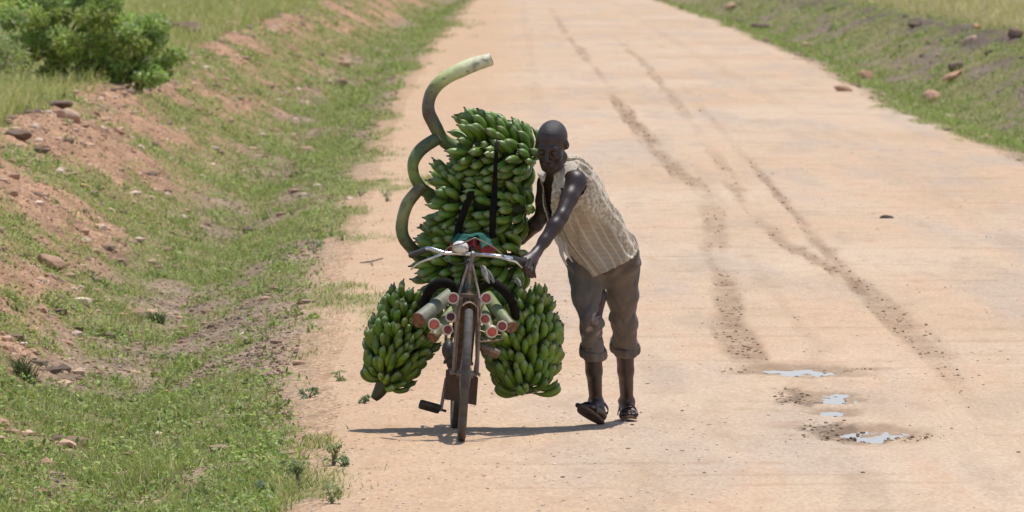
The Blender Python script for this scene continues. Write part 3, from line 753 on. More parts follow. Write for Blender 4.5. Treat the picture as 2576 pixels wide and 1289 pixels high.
# ------------------------------------------------------------------ bicycle
LEAN, YAW = math.radians(3.4), math.radians(2.2)
bike = empty('bicycle', (0, 0, 0), (0, LEAN, YAW))
tag(bike, 'old black roadster bicycle with rusty fork and chrome bar carrying the bananas', 'bicycle')
BM = Matrix.Rotation(YAW, 4, 'Z') @ Matrix.Rotation(LEAN, 4, 'Y')
BI = np.array(BM.inverted())[:3, :3]
def BL(px, py, Y): return BI @ P(px, py, Y)      # world -> bicycle frame
WR, ZA, WB = .362, .362, 1.15
def wheel(yc, name, steer=0):
    mb = MB(); mb.tube([(-.045, 0, 0), (.045, 0, 0)], .02, 12).tube([(-.075, 0, 0), (.075, 0, 0)], .006, 8)
    for s in (-1, 1): mb.disc((.03 * s, 0, 0), (1, 0, 0), .032, 16, .004)
    for s in (-1, 1): mb.tube([(.07 * s, 0, 0), (.082 * s, 0, 0)], .010, 8)
    for k in range(32):
        a = k * 2 * math.pi / 32; b = a + (.55 if k % 4 < 2 else -.55); s = .03 if k % 2 else -.03
        mb.tube([(s, .03 * math.cos(b), .03 * math.sin(b)), (0, (WR - .045) * math.cos(a), (WR - .045) * math.sin(a))], .0013, 4, False)
    w = mb.build(name, MT['steel'], bike); w.location = (0, yc, ZA); w.rotation_euler.z = steer
    # tyre with rounded tread ribs
    n, m = 220, 14; a = np.arange(n) * 2 * math.pi / n; b = np.arange(m) * 2 * math.pi / m
    rr = .0225 + .0012 * (np.sin(a * 110)[:, None] > 0) * (np.cos(b)[None] > .5)
    rad = (WR - .0225) + rr * np.cos(b)[None]; xx = rr * np.sin(b)[None] * 1.0
    v = np.stack([xx, rad * np.cos(a)[:, None], rad * np.sin(a)[:, None]], -1).reshape(-1, 3)
    i = np.arange(n)[:, None]; j = np.arange(m)[None]; i2 = (i + 1) % n; j2 = (j + 1) % m
    f = np.stack([i * m + j, i2 * m + j, i2 * m + j2, i * m + j2], -1).reshape(-1, 4)
    tread = ((np.cos(b)[None] > .3) * np.ones((n, 1))).reshape(-1, 1)
    dust = lerp(V(.9, .86, .82), V(1.25, 1.2, 1.15), tread) * (1 + .25 * fbm3(v * 22, 3)[:, None])
    o = link('tyre', mesh_np('tyre', v, f, MT['dustrubber'] if steer else MT['rubber'], col=dust), w)
    MB().torus((0, 0, 0), (1, 0, 0), WR - .043, .011, 64, 8, sx=1.4).build('rim', MT['rust'], w)
    return w
wheel(0, 'wheel', math.radians(-1.6)); wheel(WB, 'wheel')
CR = V(0, .165, .775); HT = V(0, .215, .925)      # fork crown, head tube top
mb = MB()
for s in (-1, 1): mb.tube([(s * .062, 0, ZA), (s * .058, .05, .5), (s * .050, .12, .66), (s * .042, .16, .765)], [.009, .011, .013, .014], 8, smooth=4)
mb.box(CR + [0, 0, .0], (.088, .03, .022)); mb.tube([CR, HT], .014, 10)
mb.build('fork', MT['rust'], bike)
for s in (-1, 1):
    MB().tube([(s * .012, .200, .935), (s * .036, .17, .85), (s * .062, .10, .735), (s * .064, .06, .60), (s * .066, .0, ZA + .01)], .0068, 8, smooth=5).build('fork_stay', MT['stay'], bike)
BB = V(0, .66, .30)
mb = MB()
mb.tube([CR + [0, .012, .03], HT + [0, .012, -.01]], .019, 12)
mb.tube([HT + [0, .01, -.03], V(0, .78, .86)], .0145, 10).tube([CR + [0, .02, .05], BB], .0155, 10).tube([BB, V(0, .83, .95)], .0145, 10)
for s in (-1, 1): mb.tube([BB + [s * .03, .04, 0], V(s * .06, WB, ZA)], .009, 8).tube([V(s * .02, .79, .85), V(s * .06, WB, ZA)], .008, 8)
mb.tube([BB - [.04, 0, 0], BB + [.04, 0, 0]], .022, 12)
mb.build('frame', MT['black'], bike)
# mudguards
def guard(yc, a0, a1, w, name, m):
    a = np.linspace(a0, a1, 40)[:, None]; t = np.linspace(-1, 1, 11)[None]
    r = WR + .028 - .022 * t ** 2 * 1.0
    pts = np.stack([t * w + 0 * a, yc + r * np.cos(a), ZA + r * np.sin(a)], -1)
    return MB().grid(pts).build(name, m, bike, thick=.002)
mg = guard(0, math.radians(-8), math.radians(100), .037, 'mudguard', MT['rust'])
guard(WB, math.radians(20), math.radians(190), .034, 'mudguard', MT['black'])
# mud flap hanging from the front guard's lower end
pl = [BL(1122, 930, .37), BL(1117, 1004, .40), BL(1198, 1020, .40), BL(1203, 950, .37), BL(1192, 922, .36)]
n = 12; top0, bot0, bot1, top1 = pl[0], pl[1], pl[2], pl[3]
t = np.linspace(0, 1, n); pts = np.zeros((n, n, 3))
for i, u in enumerate(t):
    for j, w_ in enumerate(t):
        q = lerp(lerp(top0, top1, w_), lerp(bot0, bot1, w_), u); q = q + V(0, .012 * math.sin(w_ * 3.1) - .01 * u, .012 * math.sin(w_ * math.pi) * (1 - u))
        pts[i, j] = q
MB().grid(pts).build('mud_flap', MT['flap'], mg, thick=.004)
# headset, stem, handlebar
ST = BL(1189, 641, .235)
mb = MB(); mb.tube([HT - [0, 0, .02], HT + [0, .005, .02]], .022, 12).tube([HT, ST], .0125, 10).ell(ST, (.02, .02, .02))
mb.build('handlebar_stem', MT['steel'], bike)
bar = MB()
Lp = [BL(1080, 626, .20), BL(1118, 637, .17)]; Rp = [BL(1250, 645, .17), BL(1281, 649, .20)]
GL = BL(1036, 642, .40); GR = BL(1330, 662, .385)
bar.tube([GL, lerp(GL, Lp[0], .55), Lp[0], Lp[1], BL(1150, 638, .19), ST, BL(1220, 642, .19), Rp[0], Rp[1], lerp(Rp[1], GR, .5), GR], .0112, 12, smooth=6)
hb = bar.build('handlebar', MT['chrome'], bike)
for a, b in ((GL, Lp[0]), (GR, Rp[1])):
    MB().tube([a + (a - b) * .06, a, lerp(a, b, .4), lerp(a, b, .86), lerp(a, b, .9)], [.014, .018, .0165, .0175, .012], 12, smooth=3).build('grip', MT['grip'], hb)
MB().tube([BL(1112, 640, .16), BL(1085, 650, .15), BL(1056, 662, .22), BL(1034, 678, .32)], [.006, .0065, .006, .005], 8, smooth=5).build('brake_lever', MT['chrome'], hb)
MB().tube([BL(1262, 650, .16), BL(1280, 654, .15), BL(1298, 660, .18), BL(1312, 673, .27)], [.006, .0075, .0065, .006], 8, smooth=5).build('brake_lever', MT['chrome'], hb)
MB().tube([BL(1112, 640, .17), BL(1130, 622, .14), BL(1165, 612, .13), BL(1192, 600, .13), BL(1206, 604, .14), BL(1240, 622, .15), BL(1262, 640, .16), BL(1270, 650, .17)], .0042, 7, smooth=6).build('brake_cable', MT['stay'], bike)
# lamp
lc = BL(1158, 622, .17); hl = MB(); hl.ell(lc, (.044, .038, .034)); hl = hl.build('headlamp', MT['white'], bike)
MB().torus(lc + [0, -.008, -.016], (0, .75, 1), .040, .004, 28, 6).build('lamp_rim', MT['chrome'], hl)
MB().tube([lc + [0, .03, -.02], BL(1170, 640, .19)], .006, 8).build('lamp_bracket', MT['steel'], hl)
MB().tube([BL(1122, 650, .17), BL(1140, 664, .15), BL(1165, 662, .15), BL(1180, 652, .17)], .004, 6, smooth=4).build('lamp_wire', MT['black'], hl)
# saddle with a green and red cover
SC = BL(1191, 603, .80)
nu, nv = 40, 26
pts = np.zeros((nv, nu, 3))
for i in range(nv):
    for j in range(nu):
        u = j / (nu - 1) * 2 - 1; v_ = i / (nv - 1)
        wd = lerp(.045, .122, sstep(0, .75, v_)); y = -.12 + .27 * v_
        drop = .058 * max(0, abs(u) - .45) ** 1.5 / .4 + .01 * math.sin(u * 9 + v_ * 5) * (abs(u) > .6)
        pts[i, j] = SC + V(u * wd, y, .030 - drop - .02 * (v_ - .6) ** 2 + .006 * math.sin(u * 5))
sd = MB().grid(pts).build('saddle', MT['green'], bike, thick=.006)
mb = MB(); a = np.linspace(-1, 1, 60)
top = np.array([SC + V(q * .122, -.12 + .20 * abs(q) ** .7, .003 - .012 * abs(q) + .012 * math.cos(q * 4)) for q in a]); low = top + np.array([V(.002 * q, -.012, -.046 - .022 * abs(math.sin(q * 3.1)) - .008 * math.sin(q * 17)) for q in a])
mb.grid(np.stack([lerp(top, low, w_) + V(0, -.006 * math.sin(w_ * 3), 0) for w_ in np.linspace(0, 1, 6)]))
mb.build('cover_fringe', MT['red'], sd, thick=.004)
mb = MB()
for s in (-1, 1): mb.tube([SC + [s * .02, -.09, -.02], SC + [s * .035, 0, -.05], SC + [s * .07, .1, -.05]], .005, 6, smooth=4)
for s in (-1, 1): mb.tube([SC + [s * .065 + .022 * math.cos(q), .1 + .022 * math.sin(q), -.07 + q * .0016] for q in np.linspace(0, 25, 90)], .004, 5)
mb.tube([V(0, .83, .95), SC + [0, .02, -.05]], .0125, 8); mb.box(SC + [0, -.05, -.055], (.03, .08, .05))
mb.build('saddle_spring', MT['black'], sd)
# cranks, pedals, chainring
ck = MB()
pL, pR = BL(1113, 1035, .66), BL(1204, 872, .66)
ck.tube([BB - [.075, 0, 0], pL * [0, 1, 1] + [-.098, 0, 0]], [.012, .009], 8).tube([BB + [.075, 0, 0], pR * [0, 1, 1] + [.088, 0, 0]], [.012, .009], 8).tube([BB - [.08, 0, 0], BB + [.08, 0, 0]], .011, 10)
ck = ck.build('crank', MT['steel'], bike)
def pedal(px0, py0, px1, py1, Y, m):
    a, b = BL(px0, py0, Y), BL(px1, py1, Y); ax = b - a; L = np.linalg.norm(ax); ax /= L
    mb = MB(); u = np.cross(ax, V(0, .93, -.37)); u /= np.linalg.norm(u); w = np.cross(ax, u)
    for s in (-1, 1):
        c = lerp(a, b, .54) + w * s * .024
        mb.tube([c - ax * L * .42, c - ax * L * .38, c + ax * L * .38, c + ax * L * .42], [.008, .0185, .0185, .008], 10, smooth=2)
    for t_ in (.12, .95): mb.tube([lerp(a, b, t_) - w * .034, lerp(a, b, t_) + w * .034], .006, 6)
    mb.tube([a - ax * .025, b], .007, 8)
    return mb.build('pedal', m, ck)
pedal(1112, 1032, 1054, 1016, .66, MT['black']); pedal(1207, 872, 1256, 894, .66, MT['stay'])
mb = MB(); mb.disc(BB - [.052, 0, 0], (1, 0, 0), .088, 44, .004)
for k in range(44):
    a = k * 2 * math.pi / 44; mb.box(BB + [-.052, .09 * math.cos(a), .09 * math.sin(a)], (.004, .006, .006))
for s in (-1, 1): mb.tube([BB + [-.052, 0, s * .09], V(-.052, WB, ZA + s * .03)], .006, 5)
mb.torus(BB - [.052, 0, 0], (1, 0, 0), .092, .006, 40, 6)
mb.build('chainring', MT['rust'], bike)
MB().ell(BL(1128, 880, .52), (.036, .07, .055), n=20).ell(BL(1132, 905, .56), (.022, .05, .05)).build('chain_guard', MT['black'], bike)
# rack behind the saddle
mb = MB()
for s in (-1, 1):
    mb.tube([V(s * .075, .88, .76), V(s * .085, 1.2, .765), V(s * .085, 1.50, .765)], .009, 8).tube([V(s * .068, WB, ZA), V(s * .085, 1.22, .76)], .007, 8).tube([V(s * .07, WB + .01, ZA), V(s * .085, 1.45, .76)], .007, 8)
for yy in (.92, 1.1, 1.3, 1.48): mb.tube([V(-.085, yy, .766), V(.085, yy, .766)], .007, 8)
for zz in (.62,): mb.tube([V(-.36, .95, zz), V(.36, .95, zz)], .013, 8)
mb.build('luggage_rack', MT['steel'], bike)
# round reflectors on wire brackets
RF = [(1140, 751, 15), (1223, 751, 15), (1092, 817, 16), (1126, 830, 14), (1134, 798, 14), (1220, 803, 14), (1237, 835, 16), (1263, 821, 14)]
for i, (px, py, r) in enumerate(RF):
    c0 = BL(px, py, .02); rr = r / 470; nr = BI @ (CAM - P(px, py, .02)); nr /= np.linalg.norm(nr)
    nr = nr + V(*(np.random.default_rng(i).normal(size=3) * .12)); nr /= np.linalg.norm(nr)
    mb = MB(); mb.lathe(c0, nr, [(-.022, .0), (-.022, rr * .5), (-.014, rr), (.005, rr), (.0075, rr * .95), (.0075, rr * .74), (.001, rr * .70), (.001, 0)])
    rf = mb.build('reflector', MT['reflrim'], bike)
    shade = [1, 1, 1.5, .55, .22, 1, 1.3, .7][i]
    MB().ell(c0 + nr * .002, (rr * .72, rr * .72, .004), np.stack([np.cross(nr, V(0, 0, 1)) / np.linalg.norm(np.cross(nr, V(0, 0, 1))), np.cross(np.cross(nr, V(0, 0, 1)), nr), nr], 1), col=V(shade, shade * (1.2 if i == 2 else 1), shade)).build('lens', MT['reflred'], rf)
mb = MB()
for s, ids in ((-1, (0, 2, 3, 4)), (1, (1, 5, 6, 7))):
    for i in ids:
        px, py, r = RF[i]; c0 = BL(px, py, .045); yz = c0[2]
        root = V(s * .064, .055, max(min(yz - .03, .70), .45))
        mb.tube([c0, c0 + [0, .01, -.045 if i in (2, 3, 6, 7) else -.01], lerp(c0, root, .5) + [0, 0, -.03 if i in (3, 6, 7, 2) else 0], root], .0036, 6, smooth=5)
mb.tube([BL(1263, 835, .04), BL(1262, 850, .04), BL(1250, 857, .04), BL(1205, 860, .05)], .005, 6, smooth=4)
mb.build('reflector_bracket', MT['stay'], bike)

# ------------------------------------------------------------------ bananas
def finger_mesh(name, R, lean, bend, L=1.0, seed=0):
    """one banana in the plane of the bunch axis (x) and the outward direction (z)"""
    ctrl = np.array([(-.015, 0, .055), (-.012, 0, R * .72), (.035 * L, 0, R + bend), (.105 * L, 0, R + lean)])
    t = np.linspace(0, 1, 15)[:, None]
    p = (1 - t) ** 3 * ctrl[0] + 3 * (1 - t) ** 2 * t * ctrl[1] + 3 * (1 - t) * t * t * ctrl[2] + t ** 3 * ctrl[3]
    r = np.interp(np.linspace(0, 1, 15), [0, .12, .25, .45, .7, .86, .93, .965, 1], [.008, .009, .015, .0215, .0232, .0215, .0165, .0105, .006])
    d = p[-1] - p[-2]; d /= np.linalg.norm(d)
    p = np.vstack([p, p[-1] + d * .008, p[-1] + d * .014]); r = np.append(r, [.005, .003])
    tt = np.linspace(0, 1, len(p))
    g = V(.150, .250, .032)
    colr = np.array([lerp(V(.15, .24, .06), g, min(1, q * 3)) for q in tt])
    colr[-5] = V(.17, .26, .07); colr[-4] = V(.26, .33, .13); colr[-3] = V(.20, .20, .09); colr[-2] = V(.04, .03, .02); colr[-1] = V(.03, .022, .016)
    seg = 10; tg = np.gradient(p, axis=0); tg /= np.linalg.norm(tg, axis=1)[:, None]
    side = V(0, 1, 0); out = np.cross(tg, side)
    a = np.arange(seg) * 2 * math.pi / seg; k = 1 + .05 * np.cos(a * 5)
    v = (p[:, None] + r[:, None, None] * k[None, :, None] * (np.cos(a)[None, :, None] * out[:, None] + np.sin(a)[None, :, None] * side)).reshape(-1, 3)
    n = len(p); i = np.arange(n - 1)[:, None]; j = np.arange(seg)[None]; j2 = (j + 1) % seg
    f = np.stack([i * seg + j, i * seg + j2, (i + 1) * seg + j2, (i + 1) * seg + j], -1).reshape(-1, 4)
    v = np.vstack([v, p[-1]]); cp = np.array([[(n - 1) * seg + q, (n - 1) * seg + (q + 1) % seg, len(v) - 1, len(v) - 1] for q in range(seg)])
    cc = np.repeat(colr, seg, 0) * (1 + .10 * np.cos(np.tile(a, n) * 5 + 1)[:, None]); cc = np.vstack([cc, colr[-1]])
    return v, f, cp, cc
FING = []
for k, (lean, bend, L) in enumerate([(.010, .020, .92), (.020, .024, .95), (.002, .022, .85), (.030, .018, .88), (.014, .028, .98), (.038, .008, .78)]):
    v, f, cp, cc = finger_mesh('banana', .165, lean, bend, L)
    f3 = np.vstack([f[:, [0, 1, 2]], f[:, [0, 2, 3]], cp[:, :3]])
    FING.append((mesh_np('banana', v, f3, MT['banana'], col=cc), v, f3, cc))

def bunch(label, head, tail, R, stalk, srad, scol, nring=7, seed=0, prof=(.72, 1, 1, .95, .7), outer=None, squash=1.0, spread=(0, 0), tailstub=.05, fin=1.0, group='green banana bunches on the bicycle'):
    """head = stalk end, tail = far end; bananas curve towards the head"""
    r = np.random.default_rng(seed + 900)
    root = empty('banana_bunch', tuple(tail)); tag(root, label, 'bananas', group)
    ax = head - tail; L = np.linalg.norm(ax); ax /= L
    e1 = V(0, -1, 0) - ax * np.dot(V(0, -1, 0), ax); e1 /= np.linalg.norm(e1); e2 = np.cross(ax, e1)
    fl = []
    for i in range(nring):
        s = (i + .3) / nring
        Rk = R * np.interp(s, np.linspace(0, 1, len(prof)), prof)
        n = max(7, int(2 * math.pi * Rk / (.0465 * fin))); ph = r.random() * 6.28
        for k in range(n):
            th = ph + 2 * math.pi * k / n + r.normal() * .06
            er = e1 * math.cos(th) + e2 * math.sin(th)
            sj = s + r.normal() * .018 + .022 * (k % 2)
            c0 = tail + ax * (sj * L + (r.random() * .03 if i == 0 else 0))
            a2 = ax + er * (r.normal() * .10 + spread[0] + spread[1] * (1 - s) + (.38 * (i == 0 and r.random() < .5))) + np.cross(ax, er) * r.normal() * .15; a2 /= np.linalg.norm(a2)
            z = er - a2 * np.dot(er, a2); z /= np.linalg.norm(z); yv = np.cross(z, a2)
            sc = Rk / .165 * r.uniform(.93, 1.05); lx = r.uniform(.85, 1.12) * (.6 + .4 * sc) / sc * (1 if fin == 1 else fin * .9)
            M_ = np.eye(4); M_[:3, 0] = a2 * sc * lx; M_[:3, 1] = yv * (.5 + .5 * sc) * r.uniform(.9, 1.07) * fin; M_[:3, 2] = z * sc * squash
            M_[:3, 3] = c0 - tail
            tip = c0 + a2 * .08 + er * Rk
            fl.append((np.dot(er, V(0, -1, .25)), r.integers(len(FING)), M_))
    fl.sort(key=lambda q: -q[0])
    for sc_, kk, M_ in fl[:100]:
        o = bpy.data.objects.new('banana', FING[kk][0]); COL.objects.link(o); o.parent = root; o.matrix_local = Matrix(M_.tolist())
    vs, fs, cs = [], [], []; n0 = 0
    for sc_, kk, M_ in fl[100:]:
        _, v, f, cc = FING[kk]
        vs.append(v @ M_[:3, :3].T + M_[:3, 3]); fs.append(f + n0); cs.append(cc * r.uniform(.85, 1.15)); n0 += len(v)
    if vs: tag(link('banana_cluster', mesh_np('banana_cluster', np.vstack(vs), np.vstack(fs), MT['banana'], col=np.vstack(cs)), root), kind='stuff')
    mb = MB()
    pts = [tail - ax * tailstub + V(-.02, 0, 0) * (tailstub > .06), tail, lerp(tail, head, .5)] + ([head] if stalk is None else [head] + list(stalk))
    rad = [.020, .042, .046] + ([.045] if stalk is None else [.042] + list(srad))
    cl = [V(.05, .035, .02), V(.09, .10, .03), V(.10, .13, .04)] + ([V(.10, .14, .05)] if stalk is None else [V(*scol[0])] + [V(*q) for q in scol])
    mb.tube([q - tail for q in np.array(pts)], rad, 20, True, smooth=9, c=np.array(cl))
    sv, sc_ = mb.v[-1], mb.c[-1]; nz_ = fbm3(sv * V(16, 16, 16) + seed, 3)[:, None]
    mb.v[-1] = sv * 1.0 + (fbm3(sv * 9 + seed * 3, 3)[:, None] * V(.010, .010, .010)) + nz_ * .0025 + fbm3(sv * 4 + seed, 2)[:, None] * .006
    blot = sstep(.16, .42, fbm3(sv * 13 + 5 * seed, 4))[:, None]; fleck = sstep(.35, .5, fbm3(sv * 60, 2))[:, None]
    mb.c[-1] = lerp(lerp(sc_ * (1 + .28 * nz_), V(.085, .055, .04), blot * .55), V(.06, .045, .03), fleck * .6)
    mb.build('stalk', MT['stalk'], root)
    if stalk is not None:
        e = stalk[-1]; d_ = e - stalk[-2]; d_ /= np.linalg.norm(d_)
        MB().tube([e - tail - d_ * .004, e - tail + d_ * .003], [srad[-1] * .96, srad[-1] * .86], 16).build('cut_end', MT['cut'] if 'lower' in label else MT['rag'] if False else MT['stalkend'], root)
    return root
MT['stalkend'] = mat('pale_cut_stalk', (.50, .46, .33), (.34, .28, .16), 60, .7, .3)
OL = (.16, .17, .075); GR_ = (.13, .19, .06); PALE = (.50, .55, .22); CREAM = (.86, .82, .62); BRN = (.13, .085, .07)
Yt = 1.10
bunch('topmost banana bunch, sunlit, its thick pale stalk curling up over the road', P(1160, 372, Yt), P(1332, 402, Yt + .02), .172,
      [P(1120, 352, Yt - .02), P(1100, 325, Yt - .05), P(1079, 285, Yt - .06), P(1083, 240, Yt - .06), P(1112, 203, Yt - .06), P(1165, 174, Yt - .05), P(1236, 149, Yt - .04)],
      [.036, .034, .035, .035, .038, .040, .036], [GR_, OL, BRN, (.22, .20, .11), PALE, (.70, .71, .40), CREAM], nring=7, seed=1, prof=(.75, .95, 1, 1.02, .95), spread=(.12, .35), tailstub=.0)
bunch('middle banana bunch in the stack, its dark green stalk bent up and over', P(1098, 500, Yt), P(1316, 532, Yt + .02), .174,
      [P(1078, 486, Yt - .02), P(1050, 458, Yt - .06), P(1038, 420, Yt - .09), P(1056, 380, Yt - .08), P(1102, 346, Yt - .05)],
      [.034, .030, .030, .036, .036], [GR_, (.20, .30, .08), (.21, .30, .085), (.11, .15, .06), (.095, .125, .05)], nring=7, seed=2, prof=(.8, 1, 1, 1, .9), spread=(.05, .2), tailstub=0)
bunch('lowest stacked banana bunch behind the saddle, its olive stalk looping sideways', P(1076, 668, Yt - .02), P(1302, 652, Yt), .182,
      [P(1056, 652, Yt - .04), P(1034, 622, Yt - .08), P(1011, 575, Yt - .10), P(1024, 515, Yt - .10), P(1062, 468, Yt - .07)],
      [.036, .034, .033, .034, .033], [GR_, (.10, .13, .055), (.17, .19, .075), (.36, .35, .14), (.28, .26, .11)], nring=7, seed=3, prof=(.85, 1, 1, 1, .92), spread=(.05, .15), tailstub=0)
bunch('banana bunch hanging beside the wheel over the sandy verge, a dark stub at its tail', P(1048, 752, .95), P(964, 968, .92), .162, None, None, None, fin=.88, nring=11, seed=4, prof=(.70, .95, 1.02, .95, .72), spread=(.05, -.05), tailstub=.085)
bunch('broad banana bunch hanging between the bicycle and the man\'s legs', P(1308, 748, .95), P(1322, 984, .93), .184, None, None, None, fin=.88, nring=11, seed=5, prof=(.78, 1, 1.05, .9, .62), spread=(.05, -.05), tailstub=.0)

# cut stems pushed under the load
def stem(p, r, cols, lab, flare=1.0):
    p = np.array(p); root = empty('cut_banana_stem', tuple(p[0])); tag(root, lab, 'cut stem', 'cut stems wedged under the load')
    q = p - p[0]; d_ = q[-1] - q[-2]; d_ /= np.linalg.norm(d_)
    MB().tube(q, [r * .9, r, r * 1.03 * flare], 18, True, smooth=6, c=np.array(cols)).build('stem', MT['stalk'], root)
    MB().lathe(q[-1], d_, [(-.006, r * 1.05), (.003, r * 1.045), (.005, r * .97), (.003, r * .84), (.0018, r * .5), (.0016, 0)]).build('cut_end', MT['cut'], root)
stem([P(1140, 735, .80), P(1095, 772, .62), P(1052, 806, .46)], .040, [(.22, .24, .17), (.27, .28, .22), (.22, .21, .17)], 'thick grey hollow cut stem poking out over the verge side')
stem([P(1150, 760, .80), P(1120, 805, .62), P(1088, 850, .50)], .031, [(.20, .25, .10), (.24, .29, .12), (.17, .18, .08)], 'thinner green cut stem below the thick grey hollow one')
stem([P(1228, 745, .80), P(1256, 785, .60), P(1287, 824, .48)], .033, [(.20, .27, .09), (.24, .29, .13), (.22, .20, .12)], 'green cut stem with a brown split end on the man\'s side')
stem([P(1214, 765, .80), P(1226, 800, .60), P(1232, 838, .50)], .023, [(.22, .28, .11), (.24, .29, .14), (.2, .2, .1)], 'slim pale green cut stem next to the fork')
# black rubber tubes and straps
def rub(pts, r, lab, name='rubber_tube', flat=1.0, sm=6):
    p = np.array(pts); o = MB().tube(p - p[0], r, 12, True, smooth=sm, flat=flat, ref=(0, 1, 0)).build(name, MT['strap']); o.location = tuple(p[0])
    tag(o, lab, 'rubber tube' if name == 'rubber_tube' else 'strap')
rub([P(1150, 745, .62), P(1136, 718, .60), P(1110, 712, .60), P(1085, 726, .62), P(1068, 760, .68), P(1062, 800, .80)], [.02, .026, .028, .028, .026, .02], 'black rubber tube arched over the thick grey cut stem')
rub([P(1215, 722, .66), P(1240, 712, .62), P(1268, 732, .60), P(1288, 762, .64), P(1298, 800, .74)], [.02, .024, .026, .025, .02], 'black rubber tube arched over the green cut stem on the man\'s side')
rub([P(1194, 448, 1.02), P(1186, 482, .91), P(1172, 520, .885), P(1156, 565, .90), P(1146, 610, .90)], [.018, .019, .020, .020, .018], 'slanting black strap across the middle bunch', 'rubber_strap', .35)
rub([P(1250, 352, .94), P(1249, 380, .88), P(1246, 430, .885), P(1244, 480, .90), P(1241, 530, .88), P(1238, 600, .90)], [.010, .010, .011, .016, .019, .017], 'upright black strap over the topmost bunch', 'rubber_strap', .35)
def rag(pts, lab, name, m, thick=.003):
    p = np.array(pts); a, b, _ = p.shape; o = MB().grid(p - p[0, 0]).build(name, m, thick=thick); o.location = tuple(p[0, 0]); tag(o, lab, 'rag')
g_ = np.zeros((8, 5, 3))
for i in range(8):
    for j in range(5):
        u, w_ = i / 7, j / 4
        g_[i, j] = P(1214 + 22 * u + (w_ - .5) * (10 + 14 * math.sin(u * 2.6)), 668 + 44 * u + 3 * math.sin(w_ * 9), .60 + .015 * math.sin(w_ * 8 + u * 4))
rag(g_, 'grey-white limp rag hanging beside the head tube', 'rag', MT['rag'])
g_ = np.zeros((5, 4, 3))
for i in range(5):
    for j in range(4):
        u, w_ = i / 4, j / 3
        g_[i, j] = P(1300 + 8 * u + (w_ - .5) * (4 + 10 * math.sin(u * 3)), 700 + 20 * u, .70 + .01 * math.sin(w_ * 6))
rag(g_, 'tiny white knotted scrap just under the man\'s hand', 'cloth_scrap', MT['rag'])

# ------------------------------------------------------------------ the man
class SDF:
    def __init__(s, lo, hi, vox):
        s.lo = np.array(lo, float); s.vox = vox; s.n = np.ceil((np.array(hi) - s.lo) / vox).astype(int) + 1
        s.a = np.full(s.n, .08, np.float32)
    def _sub(s, lo, hi):
        i0 = np.clip(np.floor((lo - s.lo) / s.vox).astype(int), 0, s.n - 1); i1 = np.clip(np.ceil((hi - s.lo) / s.vox).astype(int) + 1, 1, s.n)
        ax = [s.lo[k] + s.vox * np.arange(i0[k], i1[k]) for k in range(3)]
        sl = tuple(slice(i0[k], i1[k]) for k in range(3))
        return sl, np.stack(np.meshgrid(*ax, indexing='ij'), -1)
    def _put(s, sl, d, k, sub):
        a = s.a[sl]
        if sub: d = -d; h = np.clip(.5 - .5 * (a - d) / k, 0, 1); s.a[sl] = a * (1 - h) + d * h + k * h * (1 - h)
        else: h = np.clip(.5 + .5 * (a - d) / k, 0, 1); s.a[sl] = a * (1 - h) + d * h - k * h * (1 - h)
    def cone(s, a, b, ra, rb=None, k=.02, sub=False):
        a = np.array(a, float); b = np.array(b, float); rb = ra if rb is None else rb
        r = max(ra, rb) + .085
        sl, p = s._sub(np.minimum(a, b) - r, np.maximum(a, b) + r)
        if p.size == 0: return s
        ba = b - a; t = np.clip(((p - a) @ ba) / max(ba @ ba, 1e-12), 0, 1)
        d = np.linalg.norm(p - a - t[..., None] * ba, axis=-1) - (ra + t * (rb - ra))
        s._put(sl, d, k, sub); return s
    def chain(s, pts, rs, k=.02):
        for i in range(len(pts) - 1): s.cone(pts[i], pts[i + 1], rs[i], rs[i + 1], k)
        return s
    def ell(s, c, rad, R=None, k=.02, sub=False):
        c = np.array(c, float); rad = np.array(rad, float); r = rad.max() + .085
        sl, p = s._sub(c - r, c + r)
        if p.size == 0: return s
        q = p - c
        if R is not None: q = q @ np.array(R)
        k0 = np.linalg.norm(q / rad, axis=-1); k1 = np.linalg.norm(q / rad ** 2, axis=-1) + 1e-9
        s._put(sl, k0 * (k0 - 1) / k1, k, sub); return s
    def mesh(s):
        g = openvdb.FloatGrid(.08); g.copyFromArray(s.a.astype(np.float32)); g.transform = openvdb.createLinearTransform(voxelSize=s.vox)
        p, q = g.convertToQuads(0.0)
        p = np.array(p, float) + s.lo; q = np.array(q, int)
        v0, v1, v2, v3 = (p[q[:, i]] for i in range(4))
        if (np.einsum('ij,ij->i', v0, np.cross(v1, v2)) + np.einsum('ij,ij->i', v0, np.cross(v2, v3))).sum() < 0: q = q[:, ::-1]
        return p, q
def vnormals(v, f):
    n = np.zeros_like(v); fn = np.cross(v[f[:, 2]] - v[f[:, 0]], v[f[:, 3]] - v[f[:, 1]])
    for i in range(4): np.add.at(n, f[:, i], fn)
    return n / (np.linalg.norm(n, axis=1)[:, None] + 1e-12)
def relax(v, f, it=3, w=.5):
    e = np.vstack([f[:, [0, 1]], f[:, [1, 2]], f[:, [2, 3]], f[:, [3, 0]]])
    cnt = np.bincount(e.ravel(), minlength=len(v))[:, None] + 1e-9
    for _ in range(it):
        s = np.zeros_like(v); np.add.at(s, e[:, 0], v[e[:, 1]]); np.add.at(s, e[:, 1], v[e[:, 0]])
        v = v * (1 - w) + w * s / cnt
    return v
def frame(f, up):
    f = np.array(f, float); f /= np.linalg.norm(f); r = np.cross(f, up); r /= np.linalg.norm(r); u = np.cross(r, f)
    return r, f, u

